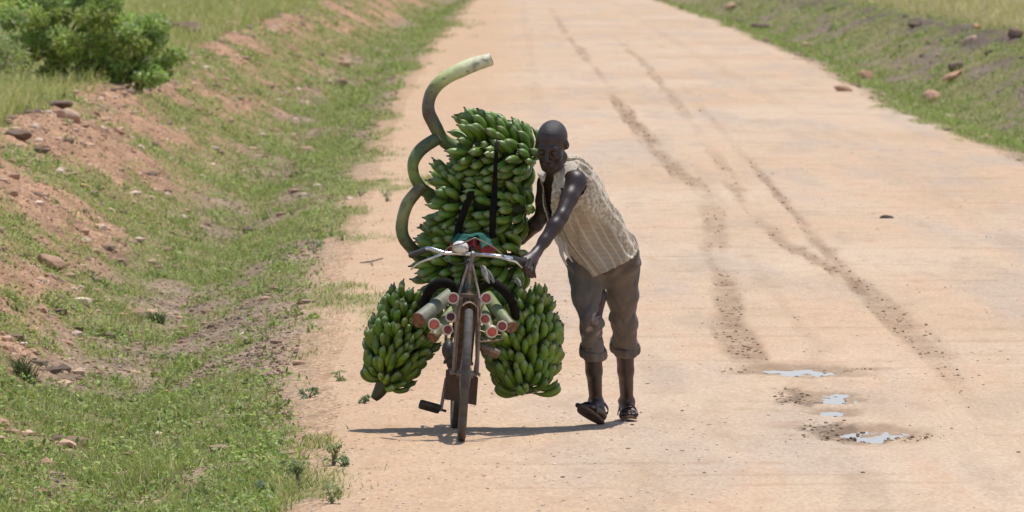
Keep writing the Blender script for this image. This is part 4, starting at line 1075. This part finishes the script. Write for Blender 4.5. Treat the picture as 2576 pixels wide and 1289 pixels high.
# joints
SHL, ELL, WRL = P(1450, 456, .72), P(1412, 545, .57), P(1351, 634, .45)
SHR, ELR, WRR = P(1376, 462, .98), P(1362, 548, 1.06), P(1312, 604, 1.16)
NECK = P(1408, 440, .84); CHEST = P(1432, 505, .90); BELLY = P(1480, 590, 1.03); PEL = P(1518, 655, 1.12)
HPR, HPL = P(1476, 672, 1.14), P(1562, 668, 1.14)
KNR, KNL = P(1487, 806, 1.06), P(1569, 804, 1.30)
ANR, ANL = P(1499, 1012, 1.27), P(1577, 1010, 1.60)
HL_R = P(1512, 1060, 1.24)                                   # heel of the lifted foot
fr = P(1466, 1026, 1.05) - HL_R; fr /= np.linalg.norm(fr)    # heel -> toes
fl_ = V(.10, -.97, -.04); fl_ /= np.linalg.norm(fl_)
ZL = gz(float(P(1590, 1050, 1.55)[0]), 1.55)
TOE_L = V(P(1594, 1040, 1.5)[0], 1.45, ZL + .012); HL_L = TOE_L - fl_ * .24 + V(-.02, 0, .012)

# --- head frame
HC = P(1388, 364, .70)
yaw, pit = math.radians(-16), math.radians(24)
hf = V(math.sin(yaw) * math.cos(pit), -math.cos(yaw) * math.cos(pit), -math.sin(pit))
hr, hf, hu = frame(hf, V(.05, 0, 1)); hr = -hr      # hr: towards image right
HR = np.stack([hr, hf, hu], 1)
def HP(x, y, z): return HC + HR @ (np.array([x, y, z]) * 1.06)

lo = np.minimum.reduce([HP(-.15, 0, .2), SHR, WRR, TOE_L, HL_R]) - [.25, .35, .3]; hi = np.maximum.reduce([HC, HPL, ANL, WRR]) + [.25, .3, .22]
lo[2] = -.03; lo[0] = P(1270, 600, 1.)[0]; lo[1] = .20
B = SDF(lo, hi, .0042)
# torso
for s0, s1, sh in ((HPR, P(1400, 500, 1.00), SHR), (HPL, P(1446, 500, .86), SHL)):
    B.cone(lerp(PEL, s0, .55), lerp(BELLY, lerp(s0, s1, .5), .5), .095, .085, .05); B.cone(lerp(BELLY, lerp(s0, s1, .5), .5), s1, .085, .085, .05)
    B.cone(s1, lerp(sh, NECK, .3), .08, .055, .04)
B.cone(PEL, CHEST, .09, .09, .05)
B.cone(lerp(SHL, NECK, .1), NECK, .05, .055, .04).cone(lerp(SHR, NECK, .1), NECK, .05, .055, .04)
B.cone(NECK, HP(0, -.03, -.06), .058, .056, .035)
# left arm
d = ELL - SHL; d /= np.linalg.norm(d)
B.ell(SHL + d * .01, (.056, .056, .06), k=.03).cone(SHL, lerp(SHL, ELL, .45), .050, .048, .02).cone(lerp(SHL, ELL, .45), ELL, .048, .0375, .02)
B.cone(ELL, lerp(ELL, WRL, .28), .0385, .0425, .02).cone(lerp(ELL, WRL, .28), lerp(ELL, WRL, .7), .0425, .033, .02).cone(lerp(ELL, WRL, .7), WRL, .033, .0265, .02)
# right arm
B.cone(SHR, lerp(SHR, ELR, .5), .052, .047, .03).cone(lerp(SHR, ELR, .5), ELR, .047, .037, .02).cone(ELR, lerp(ELR, WRR, .3), .038, .042, .02).cone(lerp(ELR, WRR, .3), WRR, .042, .027, .02)
# left hand over the grip
def finger(pts, r0, r1):
    n = len(pts) - 1
    for i in range(n): B.cone(pts[i], pts[i + 1], lerp(r0, r1, i / n), lerp(r0, r1, (i + 1) / n), .004)
KN = [P(1317, 651, .355), P(1326.5, 655, .345), P(1336, 660, .35), P(1345, 666, .365)]
for k in KN: B.cone(WRL, lerp(WRL, k, .92), .0215, .0140, .016)
FT = [[(1313, 667, .335), (1316, 680, .345), (1321, 687, .365)], [(1322, 673, .322), (1325, 688, .332), (1330, 695, .35)],
      [(1332, 678, .325), (1335, 692, .335), (1339, 699, .352)], [(1342, 682, .345), (1345, 693, .352), (1348, 699, .366)]]
for k, ft, r in zip(KN, FT, (.0108, .0112, .0108, .0098)): finger([k] + [P(*q) for q in ft], r * 1.12, r * .86)
finger([lerp(WRL, KN[0], .35), P(1318, 645, .43), P(1308, 659, .425), P(1307, 671, .415)], .0145, .0108)
# right hand spread on the load
for i, (px, py) in enumerate([(1288, 596), (1284, 606), (1284, 616), (1288, 626)]):
    B.cone(WRR, P(lerp(1312, px, .55), lerp(604, py, .6), 1.18), .02, .013, .012)
    finger([P(lerp(1312, px, .55), lerp(604, py, .6), 1.18), P(px, py, 1.19), P(px - 8, py + 4, 1.21)], .010, .008)
finger([WRR, P(1302, 592, 1.15), P(1292, 586, 1.16)], .013, .0095)
# legs below the trousers
for kn, an in ((KNR, ANR), (KNL, ANL)):
    B.cone(lerp(PEL, kn, .6), kn, .06, .052, .03); u = an - kn
    B.cone(kn, lerp(kn, an, .3), .052, .057, .03); B.cone(lerp(kn, an, .3) + [0, .012, 0], lerp(kn, an, .62), .056, .045, .03); B.cone(lerp(kn, an, .62), an, .045, .034, .02)
    B.ell(an + [.026, 0, .0], (.014, .014, .016), k=.015).ell(an + [-.026, 0, .004], (.014, .014, .016), k=.015)
# feet
def foot(heel, f, an, upv, side):
    r_, f, u = frame(f, upv)
    q = lambda x, y, z: heel + r_ * x + f * y + u * z
    B.cone(an, q(0, .03, .035), .034, .032, .03); B.cone(q(0, .0, .03), q(0, .05, .03), .028, .030, .02)
    B.cone(an + (q(0, .06, .05) - an) * .5, q(.0, .15, .03), .034, .026, .03)
    B.cone(q(-.02, .06, .028), q(-.026, .17, .022), .024, .020, .02); B.cone(q(.02, .06, .028), q(.026, .165, .022), .022, .019, .02)
    for i, (x, y, r) in enumerate([(-.034, .232, .0145), (-.013, .236, .0105), (.006, .230, .010), (.022, .220, .0095), (.037, .206, .0095)]):
        x = x * side; B.cone(q(x * .95, .165, .020), q(x, y, .014), r * 1.15, r, .006)
    return q, r_, f, u
UPR = np.cross(V(1, .12, .0), fr); UPR /= np.linalg.norm(UPR); UPR = UPR if UPR[2] > 0 else -UPR
UPR = UPR + V(.25, 0, 0)
QR = foot(HL_R, fr, ANR, UPR, -1)
QL = foot(HL_L, fl_, ANL, V(0, 0, 1), 1)
# head
HRad = lambda *a: np.array(a) * 1.06
B.ell(HP(0, -.018, .032), HRad(.0765, .099, .086), HR, .02)
B.ell(HP(0, .028, -.046), HRad(.060, .062, .084), HR, .03)
B.ell(HP(0, .060, -.114), HRad(.026, .022, .020), HR, .025)
for s in (-1, 1):
    B.ell(HP(.045 * s, .058, -.034), HRad(.022, .024, .022), HR, .025)
    B.cone(HP(.058 * s, -.01, -.07), HP(.03 * s, .05, -.108), .020, .018, .03)
B.cone(HP(-.036, .080, .014), HP(.036, .080, .014), .0135, .0135, .02)
for s in (-1, 1):
    B.ell(HP(.032 * s, .103, -.010), HRad(.019, .020, .0145), HR, .012, True)
    B.ell(HP(.031 * s, .077, -.011), HRad(.0145, .0145, .0125), HR, .004)
B.cone(HP(0, .092, .004), HP(0, .113, -.040), .0095, .0135, .012)
for s in (-1, 1): B.ell(HP(.0155 * s, .100, -.046), HRad(.0105, .012, .0095), HR, .008)
B.cone(HP(-.021, .084, -.0765), HP(.021, .084, -.0765), .0085, .0085, .008).cone(HP(-.009, .090, -.0755), HP(.009, .090, -.0755), .0085, .0085, .008)
B.cone(HP(-.018, .083, -.0905), HP(.018, .083, -.0905), .0095, .0095, .008)
B.cone(HP(-.026, .098, -.0835), HP(.026, .098, -.0835), .0042, .0042, .004, True)
for s in (-1, 1):
    ex = s * .0790
    B.cone(HP(s * .062, -.012, -.012), HP(ex, -.011, -.006), .019, .010, .012)
    B.ell(HP(ex, -.010, -.001), HRad(.010, .020, .025), HR @ np.array(Matrix.Rotation(s * -.30, 3, 'Z')), .013)
    B.ell(HP(ex + s * .010, .000, -.010), HRad(.007, .011, .017), HR, .006, True)
v, f = B.mesh(); v = relax(v, f, 2, .4)
soft = sstep(.07, .13, np.linalg.norm(v - lerp(WRL, KN[1], .7), axis=1)) * sstep(.10, .16, np.linalg.norm(v - lerp(WRR, P(1284, 610, 1.2), .6), axis=1)) * sstep(.15, .19, np.linalg.norm(v - HC, axis=1)) * sstep(.20, .28, v[:, 2])
v = lerp(v, relax(v, f, 22, .5), soft[:, None])
tone = np.ones((len(v), 1)) * V(1, 1, 1)
lowleg = sstep(.42, .15, v[:, 2])[:, None]; tone = lerp(tone, V(1.5, 1.32, 1.2), lowleg * (.75 + .5 * fbm3(v * 12, 3)[:, None]))
hand = sstep(.10, .03, np.linalg.norm(v - lerp(WRL, KN[1], .6), axis=1))[:, None]; tone = lerp(tone, V(1.5, 1.42, 1.4), hand * .8)
lips = np.exp(-(np.linalg.norm((v - HP(0, .092, -.083)) / [.022, .02, .011], axis=1)) ** 2)[:, None]; tone = lerp(tone, V(1.35, 1.1, 1.1), lips * .5)
ORG = V(P(1540, 1060, 1.4)[0], 1.4, gz(float(P(1540, 1060, 1.4)[0]), 1.4))
man = link('person', mesh_np('person', v - ORG, f, MT['skin'], col=tone), loc=tuple(ORG))
tag(man, 'man in torn cream sleeveless shirt and rolled trousers pushing the loaded bicycle', 'person')
def part(name, v, f, m, col=None, uv=None, thick=0, parent=man, org=ORG):
    o = link(name, mesh_np(name, v - org, f, m, col=col if uv is None else None, uv=uv), parent)
    if thick: md = o.modifiers.new('solid', 'SOLIDIFY'); md.thickness = thick; md.offset = -1
    return o
# eyes: dim whites just showing between the lids
mb = MB()
for s in (-1, 1): mb.ell(HP(.031 * s, .0835, -.0125) - ORG, (.0095, .0085, .0045), HR, 14, 10, V(.055, .045, .04)); mb.ell(HP(.030 * s, .0885, -.0135) - ORG, (.0048, .005, .0048), HR, 12, 8, V(.01, .008, .007))
mb.build('eye', mat('eye', None, attr=True, rough=.25), man)
# very short hair: a thin cap over the skull with a natural hairline
sp, sf = ico(5); hv = []
q = sp * HRad(.0765, .099, .086) * 1.010 + 0
loc = sp * V(.0765, .099, .086)
line = loc[:, 2] - np.where(loc[:, 1] > .0, .028 + .022 * sstep(.02, .085, loc[:, 1]) - .018 * sstep(.05, .07, np.abs(loc[:, 0])) * sstep(.07, .0, loc[:, 1]), .028 - .075 * sstep(.01, -.05, loc[:, 1])) - .012 * fbm3(loc * 55, 4, .7)
okv = line > 0; okf = okv[sf].all(1)
used, inv = np.unique(sf[okf].ravel(), return_inverse=True)
hv = HC + (HR @ ((q[used] + HRad(0, -.018, .032)).T)).T
o = link('hair', mesh_np('hair', hv - ORG, inv.reshape(-1, 3), MT['hair']), man)

# --- trousers
T = SDF(np.minimum.reduce([HPR, KNR, KNL]) - [.2, .35, .35], np.maximum.reduce([HPL, KNL, PEL]) + [.22, .35, .2], .005)
CFR, CFL = lerp(KNR, ANR, .28), lerp(KNL, ANL, .235)
T.cone(PEL + [-.055, 0, .03], PEL + [.075, 0, .03], .118, .112, .05); T.cone(HPR + [0, 0, .02], HPL + [.005, 0, .02], .108, .100, .05)
T.cone(PEL + [-.075, -.02, .07], PEL + [.07, .02, .08], .105, .10, .05)
T.cone(HPR, lerp(HPR, KNR, .5), .102, .092, .04).cone(lerp(HPR, KNR, .5), KNR, .086, .063, .03).cone(KNR, CFR + (ANR - KNR) * .15, .063, .061, .03)
T.cone(HPL, lerp(HPL, KNL, .5), .094, .088, .04).cone(lerp(HPL, KNL, .5), KNL, .085, .072, .03).cone(KNL, CFL + (ANL - KNL) * .15, .072, .069, .03)
T.cone(HPR + [-.045, 0, .01], lerp(HPR, KNR, .6) + [-.02, 0, 0], .055, .06, .04)
for cf, kn in ((CFR, KNR), (CFL, KNL)):
    ax = cf - kn; ax /= np.linalg.norm(ax); T.cone(cf + ax * .16, cf + ax * .25, .10, .11, .004, True)
v, f = T.mesh(); v = relax(v, f, 3, .5); nrm = vnormals(v, f)
def folds(v):
    w = 0
    for kn, hp, sgn in ((KNR, HPR, 1), (KNL, HPL, -1)):
        near = np.exp(-((v - kn) ** 2 @ V(1 / .14 ** 2, 1 / .3 ** 2, 1 / .13 ** 2)))
        s = v[:, 2] * 46 + 2.2 * np.sin(v[:, 0] * 38 + sgn) + 3 * fbm3(v * 6 + sgn, 2)
        w = w + near * (.0095 * (1 - 2 * np.abs(np.sin(s * .5))) + .004 * np.sin(1.9 * s + 2))
    up = sstep(KNR[2] + .05, HPR[2], v[:, 2])
    w = w + up * (.008 * np.sin(v[:, 0] * 62 + 2.4 * fbm3(v * V(3, 3, 1.2), 2)) * (.5 + fbm3(v * 4, 2)))
    ang = (v[:, 0] - .5 * (HPR[0] + HPL[0])) ; w = w + .006 * np.exp(-((v[:, 2] - HPR[2]) / .07) ** 2) * np.sin(v[:, 2] * 70 - np.abs(ang) * 60)
    return w + .007 * fbm3(v * V(11, 11, 7), 4) + .002 * fbm3(v * 40, 2)
v = v + nrm * folds(v)[:, None]
n_ = fbm3(v * V(7, 7, 5), 4)[:, None]
tc_ = V(1, 1, 1) * (1 + .22 * n_); tc_ = lerp(tc_, V(1.22, 1.02, .86), sstep(1.30 - 1.0, .62, v[:, 0])[:, None] * 0 + .55 * sstep(HPR[0] + .08, HPL[0] - .02, v[:, 0])[:, None])
knee_sunlit = np.exp(-((v - KNR - V(.01, 0, -.03)) ** 2 @ V(1 / .075 ** 2, 0, 1 / .10 ** 2)))[:, None]; tc_ = lerp(tc_, V(3.0, 2.9, 2.75), sstep(.45, .75, knee_sunlit * (.55 + 1.9 * fbm3(v * V(26, 26, 20), 3)[:, None])) * .75)  # sunlight on the knee fold, painted in as a pale patch
tr = part('trousers', v, f, MT['trousers'], tc_)
for cf, kn, an, r in ((CFR, KNR, ANR, .064), (CFL, KNL, ANL, .072)):
    ax = an - kn; ax /= np.linalg.norm(ax); u = np.cross(ax, V(0, 1, 0)); u /= np.linalg.norm(u); w_ = np.cross(ax, u)
    na, nb = 56, 14; a = np.arange(na) * 2 * math.pi / na; b = np.arange(nb) * 2 * math.pi / nb
    c0 = cf + ax * .052 + ax * (.012 * np.sin(a * 1 + 1))[:, None] + ax * (.006 * np.sin(a * 3))[:, None]
    dr = np.cos(a)[:, None] * u + np.sin(a)[:, None] * w_
    rad = (r + .004 * np.sin(a * 4 + 1) + .003 * np.sin(a * 9))[:, None]
    pts = c0[:, None] + dr[:, None] * (rad + .0075 * np.cos(b)[None])[..., None] + ax * (.027 * np.sign(np.sin(b)) * np.abs(np.sin(b)) ** .6)[None, :, None]
    v = pts.reshape(-1, 3); v = v + vnoise3(v * 30)[:, None] * .004 * np.repeat(dr, nb, 0)
    i = np.arange(na)[:, None]; j = np.arange(nb)[None]; i2 = (i + 1) % na; j2 = (j + 1) % nb
    f = np.stack([i * nb + j, i2 * nb + j, i2 * nb + j2, i * nb + j2], -1).reshape(-1, 4)
    part('trouser_cuff', v, f, MT['trousers'], np.ones((len(v), 1)) * V(.95, .9, .85) * (1 + .25 * fbm3(v * 18, 3)[:, None]), parent=tr)
# torn tatter at the back of the waistband
mb = MB(); g = np.zeros((9, 4, 3))
for i in range(9):
    for j in range(4): g[i, j] = P(1600 + 7 * (j / 3) + 6 * math.sin(i * .5) * .6, 632 + 86 * i / 8 + 5 * (j % 2), 1.12 + .01 * j) - ORG
mb.grid(g).build('torn_waistband', MT['trousers'], tr, thick=.003)

# --- sandals
for (q, r_, f_, u_), nm in ((QR, 'r'), (QL, 'l')):
    n = 60; t = np.linspace(0, 2 * math.pi, n, endpoint=False)
    L_ = .128; yy = .112 + .142 * np.cos(t); ww = (.047 - .009 * np.cos(t + 2.8) * 1.0 + .004 * np.cos(2 * t)) * np.sin(t) * (1 + .12 * np.cos(t))
    def ring(z, k=1.0): return np.array([q(ww[i] * k, .112 + (yy[i] - .112) * k, z + .012 * max(0, (yy[i] - .2) / .05) ** 2 * .6) for i in range(n)])
    mb = MB(); rings = [ring(-.016, .0), ring(-.016, .5), ring(-.016, .97), ring(-.013, 1.0), ring(-.002, 1.0), ring(.001, .97), ring(.001, .0)]
    pts = np.array(rings); pts = np.concatenate([pts, pts[:, :1]], 1)
    root = mb.grid(pts - ORG).build('sandal', MT['sole'], man)
    st = MB()
    def strap(y0, z, w0, yaw_=0.):
        a = np.linspace(-.12, math.pi + .12, 18); g = np.zeros((18, 3, 3))
        for i, aa in enumerate(a):
            for j in range(3):
                g[i, j] = q(.052 * math.cos(aa), y0 + (j - 1) * w0 / 2 + yaw_ * math.cos(aa), max(-.004, z * math.sin(aa)) + .002 * (j == 1)) - ORG
        st.grid(g)
    strap(.165, .052, .026, .012); strap(.125, .066, .02, -.03)
    a = np.linspace(-.3, math.pi + .3, 16); g = np.zeros((16, 2, 3))
    for i, aa in enumerate(a):
        for j in range(2): g[i, j] = q(.043 * math.cos(aa), .045 - .075 * math.sin(aa), .045 + .016 * j + .02 * (1 - math.sin(aa))) - ORG
    st.grid(g); st.build('strap', MT['sandal'], root, thick=.004)

# --- shirt: rings along the leaning torso, open at the chest
RG = [  # (left px,py) (right px,py)  Y-centre  depth half-width
 ((1391, 418), (1437, 392), .84, .066),
 ((1376, 432), (1462, 398), .84, .085),
 ((1362, 452), (1489, 420), .85, .125),
 ((1364, 488), (1510, 452), .87, .150),
 ((1372, 530), (1535, 505), .90, .150),
 ((1388, 575), (1562, 550), .95, .148),
 ((1408, 618), (1585, 592), 1.00, .150),
 ((1444, 662), (1603, 626), 1.03, .158),
 ((1478, 700), (1606, 650), 1.04, .165)]
NL, NA = 130, 190
tl = np.linspace(0, len(RG) - 1, NL); ridx = np.arange(len(RG))
arr = np.array([[*P(a[0], a[1], y), *P(b[0], b[1], y), d] for a, b, y, d in RG])
ctl, _ = crom(arr, np.zeros(len(arr)), 20); tt = np.linspace(0, 1, len(ctl)); ctl = np.stack([np.interp(np.linspace(0, 1, NL), tt, ctl[:, k]) for k in range(7)], 1)
Lp_, Rp_, dep = ctl[:, :3], ctl[:, 3:6], ctl[:, 6]
ph = np.linspace(0, 2 * math.pi, NA, endpoint=False)
cen_ = (Lp_ + Rp_) / 2; hx = (Rp_ - Lp_) / 2
sx_, sy_ = np.cos(ph), np.sin(ph)
sq = lambda c: np.sign(c) * np.abs(c) ** .85
vs_ = np.linspace(0, 1, NL)
pts = cen_[:, None] + hx[:, None] * sq(sx_)[None, :, None] + V(0, -1, 0) * (dep[:, None] * sq(sy_)[None])[..., None]
# direction outward for folds
outw = hx[:, None] / np.linalg.norm(hx, axis=1)[:, None, None] * sx_[None, :, None] + V(0, -1, 0) * sy_[None, :, None]
U_, V_ = np.meshgrid(ph, vs_)
fold = .010 * np.sin(U_ * 9 + 3 * fbm(U_ * 1.2, V_ * 2.5, 2) * 2) * sstep(.25, .9, V_) + .012 * fbm(U_ * 2.2, V_ * 5, 3) + .009 * np.sin(V_ * 40 + U_ * 5 + 5 * fbm(U_, V_ * 4, 2)) * np.exp(-((V_ - .18) / .12) ** 2) + .006 * fbm(U_ * 6, V_ * 14, 3)
diag = .010 * np.sin((V_ * 26 - U_ * 4.5) + 3 * fbm(U_ * 1.5, V_ * 3, 2)) * np.exp(-((V_ - .45) / .16) ** 2) * sstep(.2, 1.2, U_) * sstep(2.8, 1.8, U_)
pts = pts + outw * (fold + diag)[..., None]
fid = np.arange(NL * NA).reshape(NL, NA); nxt = np.roll(fid, -1, 1)
f = np.stack([fid[:-1], nxt[:-1], nxt[1:], fid[1:]], -1).reshape(-1, 4)
pv = pts.reshape(-1, 3); fc = pv[f].mean(1); fu = U_.ravel()[f[:, 0]]; fv = V_.ravel()[f[:, 0]]
keep = np.ones(len(f), bool)
# open front
mid = np.interp(fv, [0, .25, .5, 1], [2.35, 2.60, 2.75, 2.8]); wid = np.interp(fv, [0, .2, .45, .6, .75, 1], [.78, .58, .36, .08, .12, .28]) + .05 * fbm(fv * 22, fv * 0, 3)
keep &= np.abs(fu - mid) > wid
# arm holes
for sh, el, r in ((SHL, ELL, .074), (SHR, ELR, .08)):
    ax = el - sh; ax /= np.linalg.norm(ax)
    q = fc - (sh - ax * .02); t_ = q @ ax; dd = np.linalg.norm((q - t_[:, None] * ax) * [1, 1, 1], axis=1)
    keep &= ~((dd < r + .012 * fbm3(fc * 25, 2)) & (t_ > .005) & (t_ < .12))
# tear below the arm hole
tp = P(1462, 560, .75); keep &= np.linalg.norm((fc - tp) * [1, .25, .35], axis=1) > -1
# hem: hangs in a point at the front, short and ragged behind
hem = np.interp(fu, [0, .45, .9, 1.4, 1.9, 2.3, 2.7, 3.0, 3.3, 4.2, 5.2, 6.3], [.90, .93, .955, .98, 1.0, 1.02, .90, .82, .84, .85, .87, .90])
keep &= fv < hem + .012 * fbm(fu * 30, fu * 0 + 2, 3)
# no cap over the neck
used, inv = np.unique(f[keep].ravel(), return_inverse=True)
# arclength-like coordinate for the woven stripes
hw = np.linalg.norm(hx, axis=1)[:, None]
uu = U_ * .5 * (.16 + dep[:, None]) * 0 + U_ * .145
part('shirt', pv[used], inv.reshape(-1, 4), MT['shirt'], uv=np.stack([uu.ravel(), (V_ - .05 * np.sin(U_ * 2)).ravel(), (sstep(.75, 1.15, U_ + .18 * fbm(U_ * 3, V_ * 8, 2)) * sstep(3.6, 3.2, U_)).ravel()], 1)[used], thick=.004)
shirt = man.children[-1]
# collar: two folded flaps
def flap(ptsl, nm):
    g = np.array([[P(*q) for q in row] for row in ptsl]); a, b, _ = g.shape
    rows = np.array([crom(r, np.zeros(b), 5)[0] for r in g]); colz = np.array([crom(rows[:, k], np.zeros(a), 5)[0] for k in range(rows.shape[1])])
    colz = colz + (.004 * fbm3(colz.reshape(-1, 3) * 40, 2)[:, None] * V(0, -1, .3)).reshape(colz.shape)
    m = MB().grid(colz - ORG); o = m.build(nm, MT['shirtplain'], shirt, thick=.004); return o
MT['shirtplain'] = mat('cream_collar', (.56, .50, .41), (.43, .37, .29), 26, .9, .5, 90, sheen=.15)
flap([[(1439, 388, .86), (1424, 408, .77), (1407, 436, .735), (1398, 456, .735)], [(1452, 394, .83), (1440, 416, .735), (1422, 446, .70), (1404, 470, .70)], [(1461, 400, .82), (1452, 424, .725), (1437, 452, .685), (1418, 474, .685)]], 'collar')
flap([[(1380, 420, .86), (1374, 438, .80), (1371, 452, .79)], [(1366, 424, .86), (1364, 440, .80), (1366, 458, .79)], [(1356, 426, .87), (1352, 436, .82), (1356, 446, .81)]], 'collar')
# torn strips of the front edge
for k, (x0, y0, x1, y1, wd) in enumerate([(1402, 596, 1424, 668, 9), (1414, 610, 1438, 660, 7), (1396, 585, 1408, 632, 6)]):
    g = np.zeros((10, 3, 3))
    for i in range(10):
        u = i / 9
        for j in range(3): g[i, j] = P(lerp(x0, x1, u) + (j - 1) * wd * (1 - u * .75) + 2.5 * math.sin(u * 7 + k), lerp(y0, y1, u), .80 + .01 * math.sin(u * 6 + j + k)) - ORG
    MB().grid(g).build('torn_strip', MT['shirtplain'], shirt, thick=.003)

# ------------------------------------------------------------------ light, sky, camera
w = bpy.data.worlds.new('World'); scene.world = w; w.use_nodes = True
nt = w.node_tree; bg = nt.nodes['Background']
sky = nt.nodes.new('ShaderNodeTexSky'); sky.sky_type = 'NISHITA'; sky.sun_disc = False
SUN_TO = V(.17, .13, 1.0)            # towards the sun: high, a little behind and to one side
SUN_TO /= np.linalg.norm(SUN_TO)
elev = math.asin(SUN_TO[2]); azim = math.atan2(SUN_TO[0], SUN_TO[1])
sky.sun_elevation = elev; sky.sun_rotation = azim; sky.air_density = 1.0; sky.dust_density = 1.3; sky.ozone_density = .6; sky.altitude = 1100
# unseen bright broken cloud low over the horizon, added to whiten the puddle reflections
tc = nt.nodes.new('ShaderNodeTexCoord'); mp = nt.nodes.new('ShaderNodeMapping'); mp.inputs['Scale'].default_value = (2.2, 2.2, 7)
nz = nt.nodes.new('ShaderNodeTexNoise'); nz.inputs['Scale'].default_value = 1.6; nz.inputs['Detail'].default_value = 6
sx = nt.nodes.new('ShaderNodeSeparateXYZ'); r1 = nt.nodes.new('ShaderNodeMapRange'); r2 = nt.nodes.new('ShaderNodeMapRange'); mu = nt.nodes.new('ShaderNodeMath'); mu.operation = 'MULTIPLY'
nt.links.new(tc.outputs['Generated'], mp.inputs['Vector']); nt.links.new(mp.outputs['Vector'], nz.inputs['Vector']); nt.links.new(tc.outputs['Generated'], sx.inputs[0])
r1.inputs['From Min'].default_value = .36; r1.inputs['From Max'].default_value = .56; nt.links.new(nz.outputs['Fac'], r1.inputs['Value'])
r2.inputs['From Min'].default_value = .42; r2.inputs['From Max'].default_value = .10; nt.links.new(sx.outputs['Z'], r2.inputs['Value'])
nt.links.new(r1.outputs['Result'], mu.inputs[0]); nt.links.new(r2.outputs['Result'], mu.inputs[1])
mx_ = nt.nodes.new('ShaderNodeMix'); mx_.data_type = 'RGBA'; mx_.inputs[7].default_value = (6.0, 6.05, 6.4, 1)
nt.links.new(mu.outputs[0], mx_.inputs[0]); nt.links.new(sky.outputs[0], mx_.inputs[6]); nt.links.new(mx_.outputs[2], bg.inputs[0]); bg.inputs[1].default_value = .15
sl = bpy.data.lights.new('sun', 'SUN'); sl.energy = 4.1; sl.angle = math.radians(.53); sl.color = (1, .955, .89)
so = bpy.data.objects.new('sun', sl); COL.objects.link(so); so.rotation_euler = Vector(SUN_TO).to_track_quat('Z', 'Y').to_euler()
cd = bpy.data.cameras.new('camera'); co = bpy.data.objects.new('camera', cd); COL.objects.link(co)
co.location = CAM; co.rotation_euler = (math.pi / 2 - PITCH, 0, 0)
cd.sensor_width = 36; cd.lens = 36 * FPX / 2576; cd.clip_start = .5; cd.clip_end = 9000
cd.dof.use_dof = True; cd.dof.focus_distance = 45.6; cd.dof.aperture_fstop = 12
scene.camera = co
scene.view_settings.view_transform = 'Standard'; scene.view_settings.look = 'None'
scene.view_settings.exposure = .03; scene.view_settings.gamma = 1
scene.render.engine = 'CYCLES'; scene.cycles.use_denoising = True
scene.cycles.max_bounces = 6; scene.cycles.transparent_max_bounces = 8
scene.render.film_transparent = False
